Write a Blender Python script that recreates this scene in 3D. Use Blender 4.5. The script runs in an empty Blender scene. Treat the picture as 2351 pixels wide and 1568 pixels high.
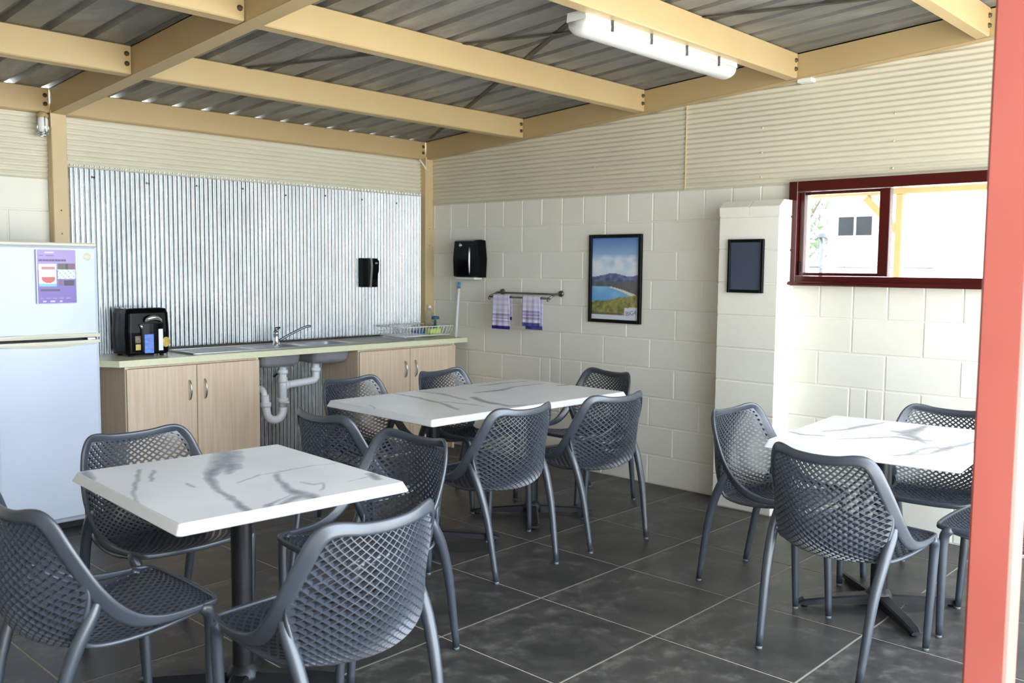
import bpy, bmesh, math, random
from mathutils import Vector, Matrix
random.seed(7)
S = bpy.context.scene
COL = S.collection
PI = math.pi

# ------------------------------------------------------------------ camera
cam_d = bpy.data.cameras.new('camera')
cam = bpy.data.objects.new('camera', cam_d); COL.objects.link(cam)
cam_d.sensor_fit = 'HORIZONTAL'; cam_d.sensor_width = 36.0
cam_d.lens = 2094.14 * 36.0 / 2351.0
cam_d.clip_start = 0.05; cam_d.clip_end = 200
def cam_axes(yaw, pitch, roll):
    cy, sy, cp, sp = math.cos(yaw), math.sin(yaw), math.cos(pitch), math.sin(pitch)
    f = Vector((sy*cp, cy*cp, sp)); r = Vector((cy, -sy, 0)); u = r.cross(f)
    return (r*math.cos(roll)+u*math.sin(roll)), (u*math.cos(roll)-r*math.sin(roll)), f
_r, _u, _f = cam_axes(0.8182, -0.0804, 0.0092)
cam.matrix_world = Matrix(((_r.x, _u.x, -_f.x, -5.2046), (_r.y, _u.y, -_f.y, -5.3730), (_r.z, _u.z, -_f.z, 1.4776), (0, 0, 0, 1)))
cam_d.dof.use_dof = True; cam_d.dof.focus_distance = 3.9; cam_d.dof.aperture_fstop = 4.0
S.camera = cam

# ------------------------------------------------------------------ world, sun, exposure
W = bpy.data.worlds.new('sky'); S.world = W; W.use_nodes = True
_n = W.node_tree.nodes; _bg = _n['Background']
_bg.inputs['Color'].default_value = (0.76, 0.88, 1.0, 1); _bg.inputs['Strength'].default_value = 3.6
sun_d = bpy.data.lights.new('sun', 'SUN'); sun_d.energy = 9.0; sun_d.angle = math.radians(3); sun_d.color = (1, 0.97, 0.92)
sun = bpy.data.objects.new('sun', sun_d); COL.objects.link(sun)
sun.rotation_euler = Vector((-0.30, -0.16, -0.94)).to_track_quat('-Z', 'Y').to_euler()
sun.location = (4, 4, 9)
S.view_settings.view_transform = 'Standard'; S.view_settings.look = 'None'
S.view_settings.gamma = 1.0; S.view_settings.use_curve_mapping = False
S.view_settings.exposure = 1.25

# ------------------------------------------------------------------ materials
def srgb(r, g, b):
    f = lambda c: (c/255/12.92) if c/255 <= 0.04045 else ((c/255+0.055)/1.055)**2.4
    return (f(r), f(g), f(b), 1)
class NT:
    def __init__(s, name):
        s.m = bpy.data.materials.new(name); s.m.use_nodes = True
        s.t = s.m.node_tree; s.b = s.t.nodes['Principled BSDF']
    def n(s, typ, **kw):
        x = s.t.nodes.new(typ)
        for k, v in kw.items():
            if k in x.inputs.keys() if isinstance(k, str) else False: x.inputs[k].default_value = v
            else: setattr(x, k, v)
        return x
    def l(s, a, b): s.t.links.new(a, b)
    def co(s, scale=(1, 1, 1), kind='Object'):
        tc = s.n('ShaderNodeTexCoord'); mp = s.n('ShaderNodeMapping'); mp.inputs['Scale'].default_value = scale
        s.l(tc.outputs[kind], mp.inputs['Vector']); return mp.outputs['Vector']
    def ramp(s, fac, stops):
        r = s.n('ShaderNodeValToRGB'); e = r.color_ramp.elements
        while len(e) < len(stops): e.new(0.5)
        for i, (p, c) in enumerate(stops): e[i].position = p; e[i].color = c
        s.l(fac, r.inputs['Fac']); return r.outputs['Color']
    def noise(s, vec, scale, detail=4, rough=0.5, dist=0.0):
        x = s.n('ShaderNodeTexNoise'); x.inputs['Scale'].default_value = scale; x.inputs['Detail'].default_value = detail
        x.inputs['Roughness'].default_value = rough; x.inputs['Distortion'].default_value = dist
        s.l(vec, x.inputs['Vector']); return x.outputs['Fac']
    def bump(s, h, strength=0.2, dist=0.005):
        b = s.n('ShaderNodeBump'); b.inputs['Strength'].default_value = strength; b.inputs['Distance'].default_value = dist
        s.l(h, b.inputs['Height']); s.l(b.outputs['Normal'], s.b.inputs['Normal'])
    def set(s, col=None, rough=0.5, metal=0.0, spec=0.5, **kw):
        if col is not None: s.b.inputs['Base Color'].default_value = col
        s.b.inputs['Roughness'].default_value = rough; s.b.inputs['Metallic'].default_value = metal
        s.b.inputs['Specular IOR Level'].default_value = spec
        for k, v in kw.items(): s.b.inputs[k].default_value = v
        return s
M = {}
def varied(name, c1, c2, scale, rough=0.5, metal=0.0, bump=0.0, bscale=60, stretch=(1, 1, 1), spec=0.5, lo=0.35, hi=0.65):
    t = NT(name).set(None, rough, metal, spec); v = t.co(stretch)
    t.l(t.ramp(t.noise(v, scale), [(lo, c1), (hi, c2)]), t.b.inputs['Base Color'])
    if bump: t.bump(t.noise(t.co(), bscale, 3), bump, 0.004)
    M[name] = t.m; return t
varied('block_paint', srgb(238, 233, 217), srgb(243, 239, 225), 2.2, 0.55, bump=0.25, bscale=160)
varied('mortar_paint', srgb(236, 231, 215), srgb(241, 236, 222), 3, 0.6, bump=0.2, bscale=120)
varied('cladding_cream', srgb(216, 208, 184), srgb(222, 215, 192), 1.2, 0.42)
varied('beam_paint', srgb(192, 164, 116), srgb(198, 171, 124), 1.5, 0.40)
varied('post_paint', srgb(205, 178, 130), srgb(212, 186, 140), 1.5, 0.42)
varied('red_post_paint', srgb(180, 92, 80), srgb(188, 100, 88), 2, 0.4)
varied('window_red', srgb(66, 9, 8), srgb(74, 13, 11), 3, 0.2)
varied('light_block_brown', srgb(150, 144, 132), srgb(158, 152, 140), 2, 0.6)
varied('grout', srgb(158, 150, 136), srgb(174, 166, 150), 8, 0.8)
varied('chair_plastic', srgb(60, 66, 76), srgb(64, 70, 80), 30, 0.33, bump=0.04, bscale=500, spec=1.0)
varied('foot_grey', srgb(110, 114, 120), srgb(120, 124, 130), 10, 0.4)
varied('black_iron', srgb(24, 25, 28), srgb(34, 35, 38), 12, 0.38)
varied('melamine', srgb(234, 210, 184), srgb(222, 195, 166), 4, 0.4, stretch=(14, 14, 0.6))
varied('melamine_edge', srgb(238, 226, 190), srgb(240, 230, 196), 4, 0.4)
varied('counter_laminate', srgb(232, 230, 190), srgb(238, 236, 200), 40, 0.25)
varied('fridge_white', srgb(214, 222, 240), srgb(218, 226, 242), 2, 0.28)
varied('fridge_trim', srgb(226, 222, 200), srgb(230, 226, 206), 2, 0.35)
varied('pvc_white', srgb(240, 241, 243), srgb(245, 246, 248), 4, 0.35)
varied('white_plastic', srgb(238, 238, 230), srgb(243, 243, 236), 4, 0.35)
varied('black_gloss', srgb(4, 5, 7), srgb(7, 8, 10), 5, 0.14, spec=0.12)
varied('black_satin', srgb(6, 6, 8), srgb(10, 10, 11), 5, 0.35, spec=0.15)
varied('steel', srgb(196, 198, 200), srgb(208, 210, 212), 30, 0.28, 1.0, stretch=(1, 30, 30))
varied('chrome', srgb(215, 217, 220), srgb(222, 224, 226), 10, 0.12, 1.0)
varied('dark_chrome', srgb(120, 122, 126), srgb(132, 134, 138), 10, 0.15, 1.0)
varied('bowl_steel', srgb(176, 178, 182), srgb(190, 192, 196), 10, 0.5, 0.55)
varied('rail_steel', srgb(120, 118, 112), srgb(132, 130, 124), 10, 0.3, 0.9)
varied('bolt_steel', srgb(120, 116, 108), srgb(90, 86, 80), 40, 0.45, 0.8)
varied('bolt_painted', srgb(70, 56, 34), srgb(84, 68, 42), 40, 0.5)
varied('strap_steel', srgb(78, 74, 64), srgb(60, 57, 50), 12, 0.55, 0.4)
varied('blue_plastic', srgb(88, 150, 205), srgb(96, 158, 212), 5, 0.4)
varied('dark_panel', srgb(58, 67, 86), srgb(64, 73, 93), 2, 0.3)
varied('silver_gloss', srgb(225, 228, 232), srgb(215, 218, 224), 5, 0.15, 0.9)
varied('gold_label', srgb(206, 176, 84), srgb(222, 196, 110), 30, 0.35)
varied('blue_label', srgb(92, 122, 220), srgb(120, 160, 235), 20, 0.4, stretch=(1, 1, 6))
varied('brown_label', srgb(90, 66, 52), srgb(150, 130, 100), 60, 0.5)
varied('rubber_black', srgb(12, 12, 12), srgb(18, 18, 18), 10, 0.6)
varied('dish_green', srgb(190, 214, 96), srgb(214, 226, 130), 20, 0.45)
varied('dish_teal', srgb(40, 92, 112), srgb(60, 110, 130), 20, 0.4)
varied('outdoor_wall', srgb(238, 236, 228), srgb(244, 242, 236), 1, 0.7)
varied('outdoor_glass', srgb(26, 29, 32), srgb(36, 39, 42), 3, 0.4, spec=0.2)
varied('outdoor_beam', srgb(170, 142, 98), srgb(178, 150, 106), 3, 0.5)
varied('foliage', srgb(60, 84, 54), srgb(96, 116, 78), 6, 0.7)
varied('bark', srgb(86, 70, 60), srgb(104, 88, 76), 10, 0.8)
varied('hoist_steel', srgb(84, 86, 90), srgb(96, 98, 102), 10, 0.5, 0.2)
varied('outdoor_ground', srgb(204, 202, 196), srgb(214, 212, 206), 0.6, 0.9)
# floor tiles: mottled dark grey porcelain
t = NT('floor_tile').set(None, 0.42, 0, 0.5); v = t.co()
a = t.noise(v, 1.6, 8, 0.65, 0.6); b = t.noise(v, 14, 6, 0.7)
mx = t.n('ShaderNodeMix'); mx.data_type = 'FLOAT'; mx.inputs[0].default_value = 0.4
t.l(a, mx.inputs[2]); t.l(b, mx.inputs[3])
t.l(t.ramp(mx.outputs[0], [(0.41, srgb(50, 49, 48)), (0.5, srgb(68, 66, 64)), (0.60, srgb(110, 107, 101))]), t.b.inputs['Base Color'])
t.l(t.ramp(b, [(0.3, (0.34,)*3+(1,)), (0.7, (0.52,)*3+(1,))]), t.b.inputs['Roughness'])
t.bump(b, 0.08, 0.003); M['floor_tile'] = t.m
# galvanised corrugated steel with spangle
t = NT('galvanised').set(None, 0.34, 0.95, 0.5); v = t.co()
vo = t.n('ShaderNodeTexVoronoi'); vo.inputs['Scale'].default_value = 55; t.l(v, vo.inputs['Vector'])
nz = t.noise(t.co((1, 1, 0.35)), 4, 6, 0.7)
mx = t.n('ShaderNodeMix'); mx.data_type = 'FLOAT'; mx.inputs[0].default_value = 0.9
t.l(vo.outputs['Color'], mx.inputs[2]); t.l(nz, mx.inputs[3])
t.l(t.ramp(mx.outputs[0], [(0.3, srgb(158, 163, 165)), (0.52, srgb(190, 195, 197)), (0.7, srgb(214, 218, 219))]), t.b.inputs['Base Color'])
t.l(t.ramp(nz, [(0.3, (0.20,)*3+(1,)), (0.7, (0.30,)*3+(1,))]), t.b.inputs['Roughness']); M['galvanised'] = t.m
# roof sheet underside
t = NT('roof_steel').set(None, 0.5, 0.35, 0.5); v = t.co((1, 0.35, 1))
nz = t.noise(v, 2.4, 7, 0.7, 0.5)
t.l(t.ramp(nz, [(0.34, srgb(112, 111, 106)), (0.52, srgb(136, 135, 130)), (0.74, srgb(176, 174, 166))]), t.b.inputs['Base Color']); M['roof_steel'] = t.m
varied('marble', srgb(232, 232, 234), srgb(238, 238, 240), 3, 0.28, spec=0.3)
# printed panels use a colour attribute
t = NT('print_gloss').set(None, 0.3); at = t.n('ShaderNodeVertexColor'); at.layer_name = 'Col'
t.l(at.outputs['Color'], t.b.inputs['Base Color']); M['print_gloss'] = t.m
t = NT('laminate_print').set(None, 0.28, 0, 0.3); at = t.n('ShaderNodeVertexColor'); at.layer_name = 'Col'
t.l(at.outputs['Color'], t.b.inputs['Base Color']); M['laminate_print'] = t.m
t = NT('towel_print').set(None, 0.9, 0, 0.1); at = t.n('ShaderNodeVertexColor'); at.layer_name = 'Col'
t.l(at.outputs['Color'], t.b.inputs['Base Color']); M['towel_print'] = t.m
# clear glass / clear plastic
t = NT('window_glass'); t.t.nodes.remove(t.b)
gl = t.n('ShaderNodeBsdfGlossy'); gl.inputs['Roughness'].default_value = 0.02
tr = t.n('ShaderNodeBsdfTransparent'); mixs = t.n('ShaderNodeMixShader'); mixs.inputs[0].default_value = 0.06
t.l(tr.outputs[0], mixs.inputs[1]); t.l(gl.outputs[0], mixs.inputs[2]); t.l(mixs.outputs[0], t.t.nodes['Material Output'].inputs['Surface']); M['window_glass'] = t.m
t = NT('clear_plastic').set((0.9, 0.95, 0.95, 1), 0.1, 0, 0.5); t.b.inputs['Transmission Weight'].default_value = 0.85; t.b.inputs['IOR'].default_value = 1.2; M['clear_plastic'] = t.m
t = NT('diffuser').set((0.70, 0.70, 0.66, 1), 0.25); t.b.inputs['Subsurface Weight'].default_value = 0.0; M['diffuser'] = t.m

# ------------------------------------------------------------------ helpers
class MB:
    def __init__(s): s.v = []; s.f = []; s.smooth = []
    def add(s, vs, fs, sm=False):
        o = len(s.v); s.v += [tuple(x) for x in vs]; s.f += [tuple(i+o for i in f) for f in fs]; s.smooth += [sm]*len(fs); return s
    def box(s, x0, x1, y0, y1, z0, z1):
        vs = [(x, y, z) for z in (z0, z1) for y in (y0, y1) for x in (x0, x1)]
        return s.add(vs, [(0, 2, 3, 1), (4, 5, 7, 6), (0, 1, 5, 4), (2, 6, 7, 3), (0, 4, 6, 2), (1, 3, 7, 5)])
    def bbox(s, x0, x1, y0, y1, z0, z1, b=0.004):
        """box with all twelve edges chamfered"""
        X = (x0, x1); Y = (y0, y1); Z = (z0, z1); sg = (1, -1)
        vs = []; ix = {}
        for i in (0, 1):
            for j in (0, 1):
                for k in (0, 1):
                    for a in range(3):
                        p = [X[i], Y[j], Z[k]]
                        for q, (n, c) in enumerate(((i, 0), (j, 1), (k, 2))):
                            if q != a: p[q] += b*sg[n]
                        ix[(i, j, k, a)] = len(vs); vs.append(p)
        fs = []
        for a in range(3):
            o = [q for q in range(3) if q != a]
            for n in (0, 1):
                loop = []
                for (p, q) in ((0, 0), (1, 0), (1, 1), (0, 1)):
                    c = [0, 0, 0]; c[a] = n; c[o[0]] = p; c[o[1]] = q; loop.append(ix[(c[0], c[1], c[2], a)])
                fs.append(loop)
        for a in range(3):
            o = [q for q in range(3) if q != a]
            for p in (0, 1):
                for q in (0, 1):
                    c0 = [0, 0, 0]; c0[o[0]] = p; c0[o[1]] = q; c1 = list(c0); c1[a] = 1
                    fs.append([ix[(*c0, o[0])], ix[(*c1, o[0])], ix[(*c1, o[1])], ix[(*c0, o[1])]])
        for i in (0, 1):
            for j in (0, 1):
                for k in (0, 1): fs.append([ix[(i, j, k, a)] for a in range(3)])
        return s.add(vs, fs)
    def tube(s, pts, r, n=10, cap=True, closed=False, sm=True):
        pts = [Vector(p) for p in pts]; m = len(pts); rs = r if isinstance(r, (list, tuple)) else [r]*m
        up = None; vs = []
        for i, p in enumerate(pts):
            if closed: tg = (pts[(i+1) % m]-pts[i-1]).normalized()
            else: tg = (pts[min(i+1, m-1)]-pts[max(i-1, 0)]).normalized()
            if up is None:
                up = Vector((0, 0, 1)) if abs(tg.z) < 0.9 else Vector((1, 0, 0))
            a = tg.cross(up)
            if a.length < 1e-6: a = tg.cross(Vector((0, 1, 0)))
            a.normalize(); b = a.cross(tg).normalized(); up = b
            for k in range(n):
                th = 2*PI*k/n; vs.append(p+a*(rs[i]*math.cos(th))+b*(rs[i]*math.sin(th)))
        fs = []
        rng = m if closed else m-1
        for i in range(rng):
            for k in range(n):
                i2 = (i+1) % m
                fs.append((i*n+k, i*n+(k+1) % n, i2*n+(k+1) % n, i2*n+k))
        s.add(vs, fs, sm)
        if cap and not closed:
            o = len(s.v)-len(vs)
            s.f += [tuple(o+k for k in range(n))[::-1], tuple(o+(m-1)*n+k for k in range(n))]; s.smooth += [False, False]
        return s
    def lathe(s, prof, n=20, c=(0, 0, 0), sm=True):
        vs = [(c[0]+r*math.cos(2*PI*k/n), c[1]+r*math.sin(2*PI*k/n), c[2]+z) for r, z in prof for k in range(n)]
        fs = [(i*n+k, i*n+(k+1) % n, (i+1)*n+(k+1) % n, (i+1)*n+k) for i in range(len(prof)-1) for k in range(n)]
        return s.add(vs, fs, sm)
    def prism(s, poly, axis, a0, a1):
        """extrude a 2-D polygon along axis; poly gives the other two coordinates in order"""
        n = len(poly); vs = []
        for a in (a0, a1):
            for p in poly:
                c = list(p); c.insert(axis, a); vs.append(c)
        fs = [tuple(range(n)), tuple(range(2*n-1, n-1, -1))]+[(i, (i+1) % n, n+(i+1) % n, n+i) for i in range(n)]
        return s.add(vs, fs)
    def rings(s, rings, sm=False, cap=True):
        n = len(rings[0]); vs = [p for r in rings for p in r]
        fs = [(i*n+k, i*n+(k+1) % n, (i+1)*n+(k+1) % n, (i+1)*n+k) for i in range(len(rings)-1) for k in range(n)]
        if cap: fs += [tuple(range(n))[::-1], tuple((len(rings)-1)*n+k for k in range(n))]
        return s.add(vs, fs, sm)
    def mesh(s, name):
        me = bpy.data.meshes.new(name); me.from_pydata(s.v, [], s.f)
        me.polygons.foreach_set('use_smooth', s.smooth); me.update()
        bm = bmesh.new(); bm.from_mesh(me); bmesh.ops.recalc_face_normals(bm, faces=bm.faces); bm.to_mesh(me); bm.free()
        return me
    def build(s, name, mat, parent=None, loc=None, autosm=None):
        me = s.mesh(name); me.materials.append(M[mat]); return link(name, me, parent, loc)
def link(name, me, parent=None, loc=None):
    o = bpy.data.objects.new(name, me); COL.objects.link(o)
    if parent: o.parent = parent
    if loc: o.location = loc
    return o
def empty(name, loc=(0, 0, 0), rz=0.0):
    o = bpy.data.objects.new(name, None); COL.objects.link(o); o.location = loc; o.rotation_euler = (0, 0, rz); o.empty_display_size = 0.1; return o
def tag(o, label=None, cat=None, group=None, kind=None):
    if label: o['label'] = label
    if cat: o['category'] = cat
    if group: o['group'] = group
    if kind: o['kind'] = kind
    return o
def struct(o, label, cat): return tag(o, label, cat, None, 'structure')
def crom(pts, n):
    """Catmull-Rom resample to n points"""
    pts = [Vector(p) for p in pts]; m = len(pts)-1; out = []
    for i in range(n):
        t = i/(n-1)*m; k = min(int(t), m-1); f = t-k
        p0 = pts[k-1] if k > 0 else pts[0]*2-pts[1]; p1 = pts[k]; p2 = pts[k+1]; p3 = pts[k+2] if k+2 <= m else pts[m]*2-pts[m-1]
        out.append(0.5*((2*p1)+(p2-p0)*f+(2*p0-5*p1+4*p2-p3)*f*f+(3*p1-p0-3*p2+p3)*f**3))
    return out
def rrect(hx, hy, r, z, n=5):
    out = []
    for cx, cy, a0 in ((hx-r, hy-r, 0), (-hx+r, hy-r, 90), (-hx+r, -hy+r, 180), (hx-r, -hy+r, 270)):
        for k in range(n+1):
            a = math.radians(a0+90*k/n); out.append((cx+r*math.cos(a), cy+r*math.sin(a), z))
    return out
def painted(name, mat, nx, ny, pos, paint, parent=None):
    """flat or draped sheet; pos(u,v)->xyz, paint(u,v)->rgb"""
    vs = [pos(i/nx, j/ny) for j in range(ny+1) for i in range(nx+1)]
    fs = [(j*(nx+1)+i, j*(nx+1)+i+1, (j+1)*(nx+1)+i+1, (j+1)*(nx+1)+i) for j in range(ny) for i in range(nx)]
    me = bpy.data.meshes.new(name); me.from_pydata(vs, [], fs)
    ca = me.color_attributes.new('Col', 'FLOAT_COLOR', 'POINT')
    for j in range(ny+1):
        for i in range(nx+1):
            ca.data[j*(nx+1)+i].color = srgb(*paint(i/nx, j/ny))
    me.update(); me.materials.append(M[mat]); return link(name, me, parent)

# ------------------------------------------------------------------ setting
YB = 0.50          # face of the back wall
def ztop(y): return 2.551-0.0693*y    # underside of the roof pans / top of purlins
DP = 0.146

# ground outside
g = MB().box(-30, 30, -30, 30, -0.25, -0.03).build('ground', 'outdoor_ground'); struct(g, 'pale open ground around the shelter', 'ground')
# floor: grout bed and tiles
TX, TY, TS, GR = -2.189, -2.1375, 0.6063, 0.007
fl = MB().box(-6.1, 0.0, -4.75, YB, -0.06, -0.0015).build('floor', 'grout'); struct(fl, 'dark grey tiled floor with thin pale grout lines', 'floor')
def tile_mesh(w, d):
    b = 0.0015
    m = MB(); m.rings([[(0, 0, -0.012), (w, 0, -0.012), (w, d, -0.012), (0, d, -0.012)], [(0, 0, -b), (w, 0, -b), (w, d, -b), (0, d, -b)], [(b, b, 0), (w-b, b, 0), (w-b, d-b, 0), (b, d-b, 0)]])
    me = m.mesh('floor_tile'); me.materials.append(M['floor_tile']); return me
tile_cache = {}
for i in range(-8, 5):
    for j in range(-7, 6):
        x0 = TX+i*TS+GR/2; x1 = TX+(i+1)*TS-GR/2; y0 = TY+j*TS+GR/2; y1 = TY+(j+1)*TS-GR/2
        x0 = max(x0, -6.1); x1 = min(x1, -0.002); y0 = max(y0, -4.75); y1 = min(y1, YB-0.002)
        if x1-x0 < 0.03 or y1-y0 < 0.03: continue
        key = (round(x1-x0, 3), round(y1-y0, 3))
        if key not in tile_cache: tile_cache[key] = tile_mesh(*key)
        link('floor_tile', tile_cache[key], fl, (x0, y0, 0))

# walls
WY0, WY1 = -2.835, -4.45        # window opening in y
wr = MB()
wr.box(0.004, 0.19, -5.6, YB+0.19, -0.06, 1.40).box(0.004, 0.19, WY0, YB+0.19, 1.40, 2.0).box(0.004, 0.19, -5.6, WY1, 1.40, 2.0)
wr = wr.build('wall_right', 'mortar_paint'); struct(wr, 'cream painted concrete block wall with a red framed window', 'wall')
wb = MB().box(-6.1, 0.19, YB+0.006, YB+0.19, -0.06, 2.0).build('wall_back', 'mortar_paint'); struct(wb, 'cream painted block wall behind the counter and fridge', 'wall')
wl_ = MB().box(-6.30, -6.11, -9.0, YB+0.19, -0.06, 2.62).build('light_block_left', 'light_block_brown'); struct(wl_, 'added grey brown wall out of view, blocking light from the left of the shelter', 'wall')  # unseen wall added to keep sky light from coming in on the left
blk_cache = {}
def block(parent, mode, a0, a1, z0, z1, face):
    """one block face proud of the mortar. mode 'x': wall plane x=face facing -x, a = y ; mode 'y': plane y=face facing -y, a = x"""
    j = 0.004; w = round(a1-a0-2*j, 3); h = round(z1-z0-2*j, 3); key = (mode, w, h)
    if key not in blk_cache:
        b = 0.0035; D = 0.02
        if mode == 'x': P = lambda a, z, d: (d, a, z)
        else: P = lambda a, z, d: (a, d, z)
        m = MB(); m.rings([[P(0, 0, D), P(w, 0, D), P(w, h, D), P(0, h, D)], [P(0, 0, b), P(w, 0, b), P(w, h, b), P(0, h, b)], [P(b, b, 0), P(w-b, b, 0), P(w-b, h-b, 0), P(b, h-b, 0)]])
        me = m.mesh('block'); me.materials.append(M['block_paint']); blk_cache[key] = me
    jit = random.uniform(-0.0008, 0.0008)
    o = link('block', blk_cache[key], parent)
    o.location = (face+jit, a0+j, z0+j) if mode == 'x' else (a0+j, face+jit, z0+j)
    return o
def course_right(c):
    ys = []
    odd = (c % 2 == 0)
    js = [j for j in range(-3, 29)]
    if c == 9: cuts = js
    else: cuts = [j for j in js if (j % 2 == 1) == odd]
    if c == 6: cuts = sorted(set(cuts+[j for j in js if j >= 14]))
    if c == 3: cuts = sorted(set(cuts+[4.5, 5, 16.5, 17]))
    ys = sorted([-0.2*j for j in cuts if -5.6 < -0.2*j < YB-0.02]+[YB, -5.6])
    return ys
for c in range(10):
    ys = course_right(c); z0, z1 = 0.2*c, 0.2*c+0.2
    for a0, a1 in zip(ys[:-1], ys[1:]):
        segs = [(a0, a1)]
        if c >= 7:
            segs = []
            for s0, s1 in ((a0, min(a1, WY1)), (max(a0, WY0), a1)):
                if s1-s0 > 0.03: segs.append((s0, s1))
        for s0, s1 in segs:
            if s1-s0 > 0.03: block(wr, 'x', s0, s1, z0, z1, 0.0)
for c in range(10):
    z0, z1 = 0.2*c, 0.2*c+0.2
    base = -3.287 if c % 2 == 0 else -3.487
    xs = [-6.1]+[base+0.4*k for k in range(-7, 1) if base+0.4*k > -6.05]+[-3.05]
    for a0, a1 in zip(xs[:-1], xs[1:]):
        if a1-a0 > 0.03: block(wb, 'y', a0, a1, z0, z1, YB)

# pilaster on the right wall
PX, PY0, PY1 = -0.205, -2.83, -2.432
pil = MB().box(PX+0.005, 0.0, PY0+0.005, PY1-0.005, 0.0, 1.80).prism([(PX+0.005, 1.80), (0.0, 1.80), (0.0, 1.89), (PX+0.06, 1.89), (PX+0.005, 1.85)], 1, PY0+0.005, PY1-0.005)
pil = pil.build('wall_pier', 'mortar_paint'); struct(pil, 'cream painted block pier standing out from the right wall beside the window', 'pier')
for c in range(9):
    z0 = 0.2*c+0.004; z1 = z0+0.192
    MB().bbox(PX, -0.001, PY0, PY1, z0, z1, 0.004).build('block', 'block_paint', pil)
for y0, y1 in ((PY0, (PY0+PY1)/2-0.004), ((PY0+PY1)/2+0.004, PY1)):
    MB().prism([(PX, 1.805), (0.0, 1.805), (0.0, 1.897), (PX+0.055, 1.897), (PX, 1.857)], 1, y0, y1).build('block', 'block_paint', pil)

# corrugated sheets
def corrugated(name, mat, along, a0, a1, b0, b1, face, pitch=0.032, amp=0.0055, seg=8, sgn=-1, parent=None, topf=None, th=0.0):
    """waves run across b; 'along' = axis of the ridges: 'x','y','z'. Sheet lies in plane given by face."""
    m = MB(); n = int(round((b1-b0)/pitch*seg)); rows = []
    for i in range(n+1):
        b = b0+(b1-b0)*i/n; d = amp*math.cos(2*PI*(b-b0)/pitch)
        rows.append((b, d))
    vs = []
    for b, d in rows:
        for a in (a0, a1):
            if along == 'y': a = min(a, (2.551-0.03-b)/0.0693)
            if along == 'y': vs.append((face+sgn*(d+amp), a, b))          # right wall, horizontal ridges
            elif along == 'x': vs.append((a, face+sgn*(d+amp), b))        # back wall, horizontal ridges
            else: vs.append((b, face+sgn*(d+amp), a))                     # back wall, vertical ridges
    fs = [(2*i, 2*i+1, 2*i+3, 2*i+2) for i in range(n)]
    m.add(vs, fs, True)
    return m.build(name, mat, parent)
cl = empty('cladding_right'); cl.name = 'wall_cladding_right'; struct(cl, 'cream corrugated steel cladding above the right wall blocks', 'cladding')
corrugated('cladding_sheet', 'cladding_cream', 'y', -2.05, YB, 2.0, 2.64, 0.0, parent=cl)
corrugated('cladding_sheet', 'cladding_cream', 'y', -4.9, -2.02, 1.999, 2.84, 0.0025, parent=cl)
MB().box(0.004, 0.19, -5.6, YB+0.19, 2.0, 2.36).build('wall_plate', 'cladding_cream', cl)
MB().box(-0.013, 0.0, -2.054, -2.0515, 2.0, ztop(-2.05)-0.14).build('joint_seal', 'post_paint', cl)
# screws on the cladding
for y in (-0.55, -1.3, -2.6, -3.4):
    for z in (2.05, 2.2, 2.35):
        MB().lathe([(0.0, -0.004), (0.006, -0.002), (0.006, 0.001)], 8).build('screw', 'cladding_cream', cl, (-0.011, y, z)).rotation_euler = (0, PI/2, 0)
cb_ = empty('wall_cladding_back'); struct(cb_, 'cream corrugated steel cladding above the splashback and fridge', 'cladding')
corrugated('cladding_sheet', 'cladding_cream', 'x', -2.97, -0.08, 2.07, 2.44, YB-0.008, parent=cb_)
corrugated('cladding_sheet', 'cladding_cream', 'x', -6.1, -3.04, 1.985, 2.44, YB, parent=cb_)
MB().box(-6.1, 0.19, YB+0.006, YB+0.12, 2.0, 2.36).build('wall_plate', 'cladding_cream', cb_)
sp = corrugated('splashback', 'galvanised', 'z', 0.0, 2.09, -2.935, -0.085, YB-0.001, amp=0.0065, seg=10)
tag(sp, 'galvanised corrugated steel sheet lining the wall behind the sink', 'splashback')
for x, z in [(x, z) for x in (-2.8, -2.45, -2.1, -1.75, -1.4, -1.05, -0.7, -0.35) for z in (2.02,)]:
    MB().lathe([(0.0, 0.006), (0.007, 0.004), (0.007, 0)], 8).build('screw', 'bolt_steel', sp, (x, YB-0.011, z-random.uniform(0, .03))).rotation_euler = (PI/2, 0, 0)

# posts in the back corner and left of the splashback
def post(name, x0, x1, y0, y1, z1, label):
    e = empty(name, ((x0+x1)/2, (y0+y1)/2, 0)); struct(e, label, 'post')
    hx, hy = (x1-x0)/2, (y1-y0)/2
    MB().bbox(-hx, hx, -hy, hy, 0, z1, 0.004).build('post_body', 'post_paint', e)
    MB().box(-hx-0.004, -hx+0.03, -hy-0.005, -hy+0.006, z1-0.10, z1).build('cleat', 'post_paint', e)
    for z in (1.66, 1.80): MB().lathe([(0, 0.003), (0.004, 0.002), (0.004, 0)], 8).build('screw', 'bolt_painted', e, (0, -hy, z)).rotation_euler = (PI/2, 0, 0)
    return e
post('post', -0.088, -0.001, 0.424, YB-0.001, 2.39, 'tan steel post in the corner right of the splashback')
post('post', -3.058, -2.968, 0.424, YB-0.001, 2.39, 'tan steel post between fridge and splashback')

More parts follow.
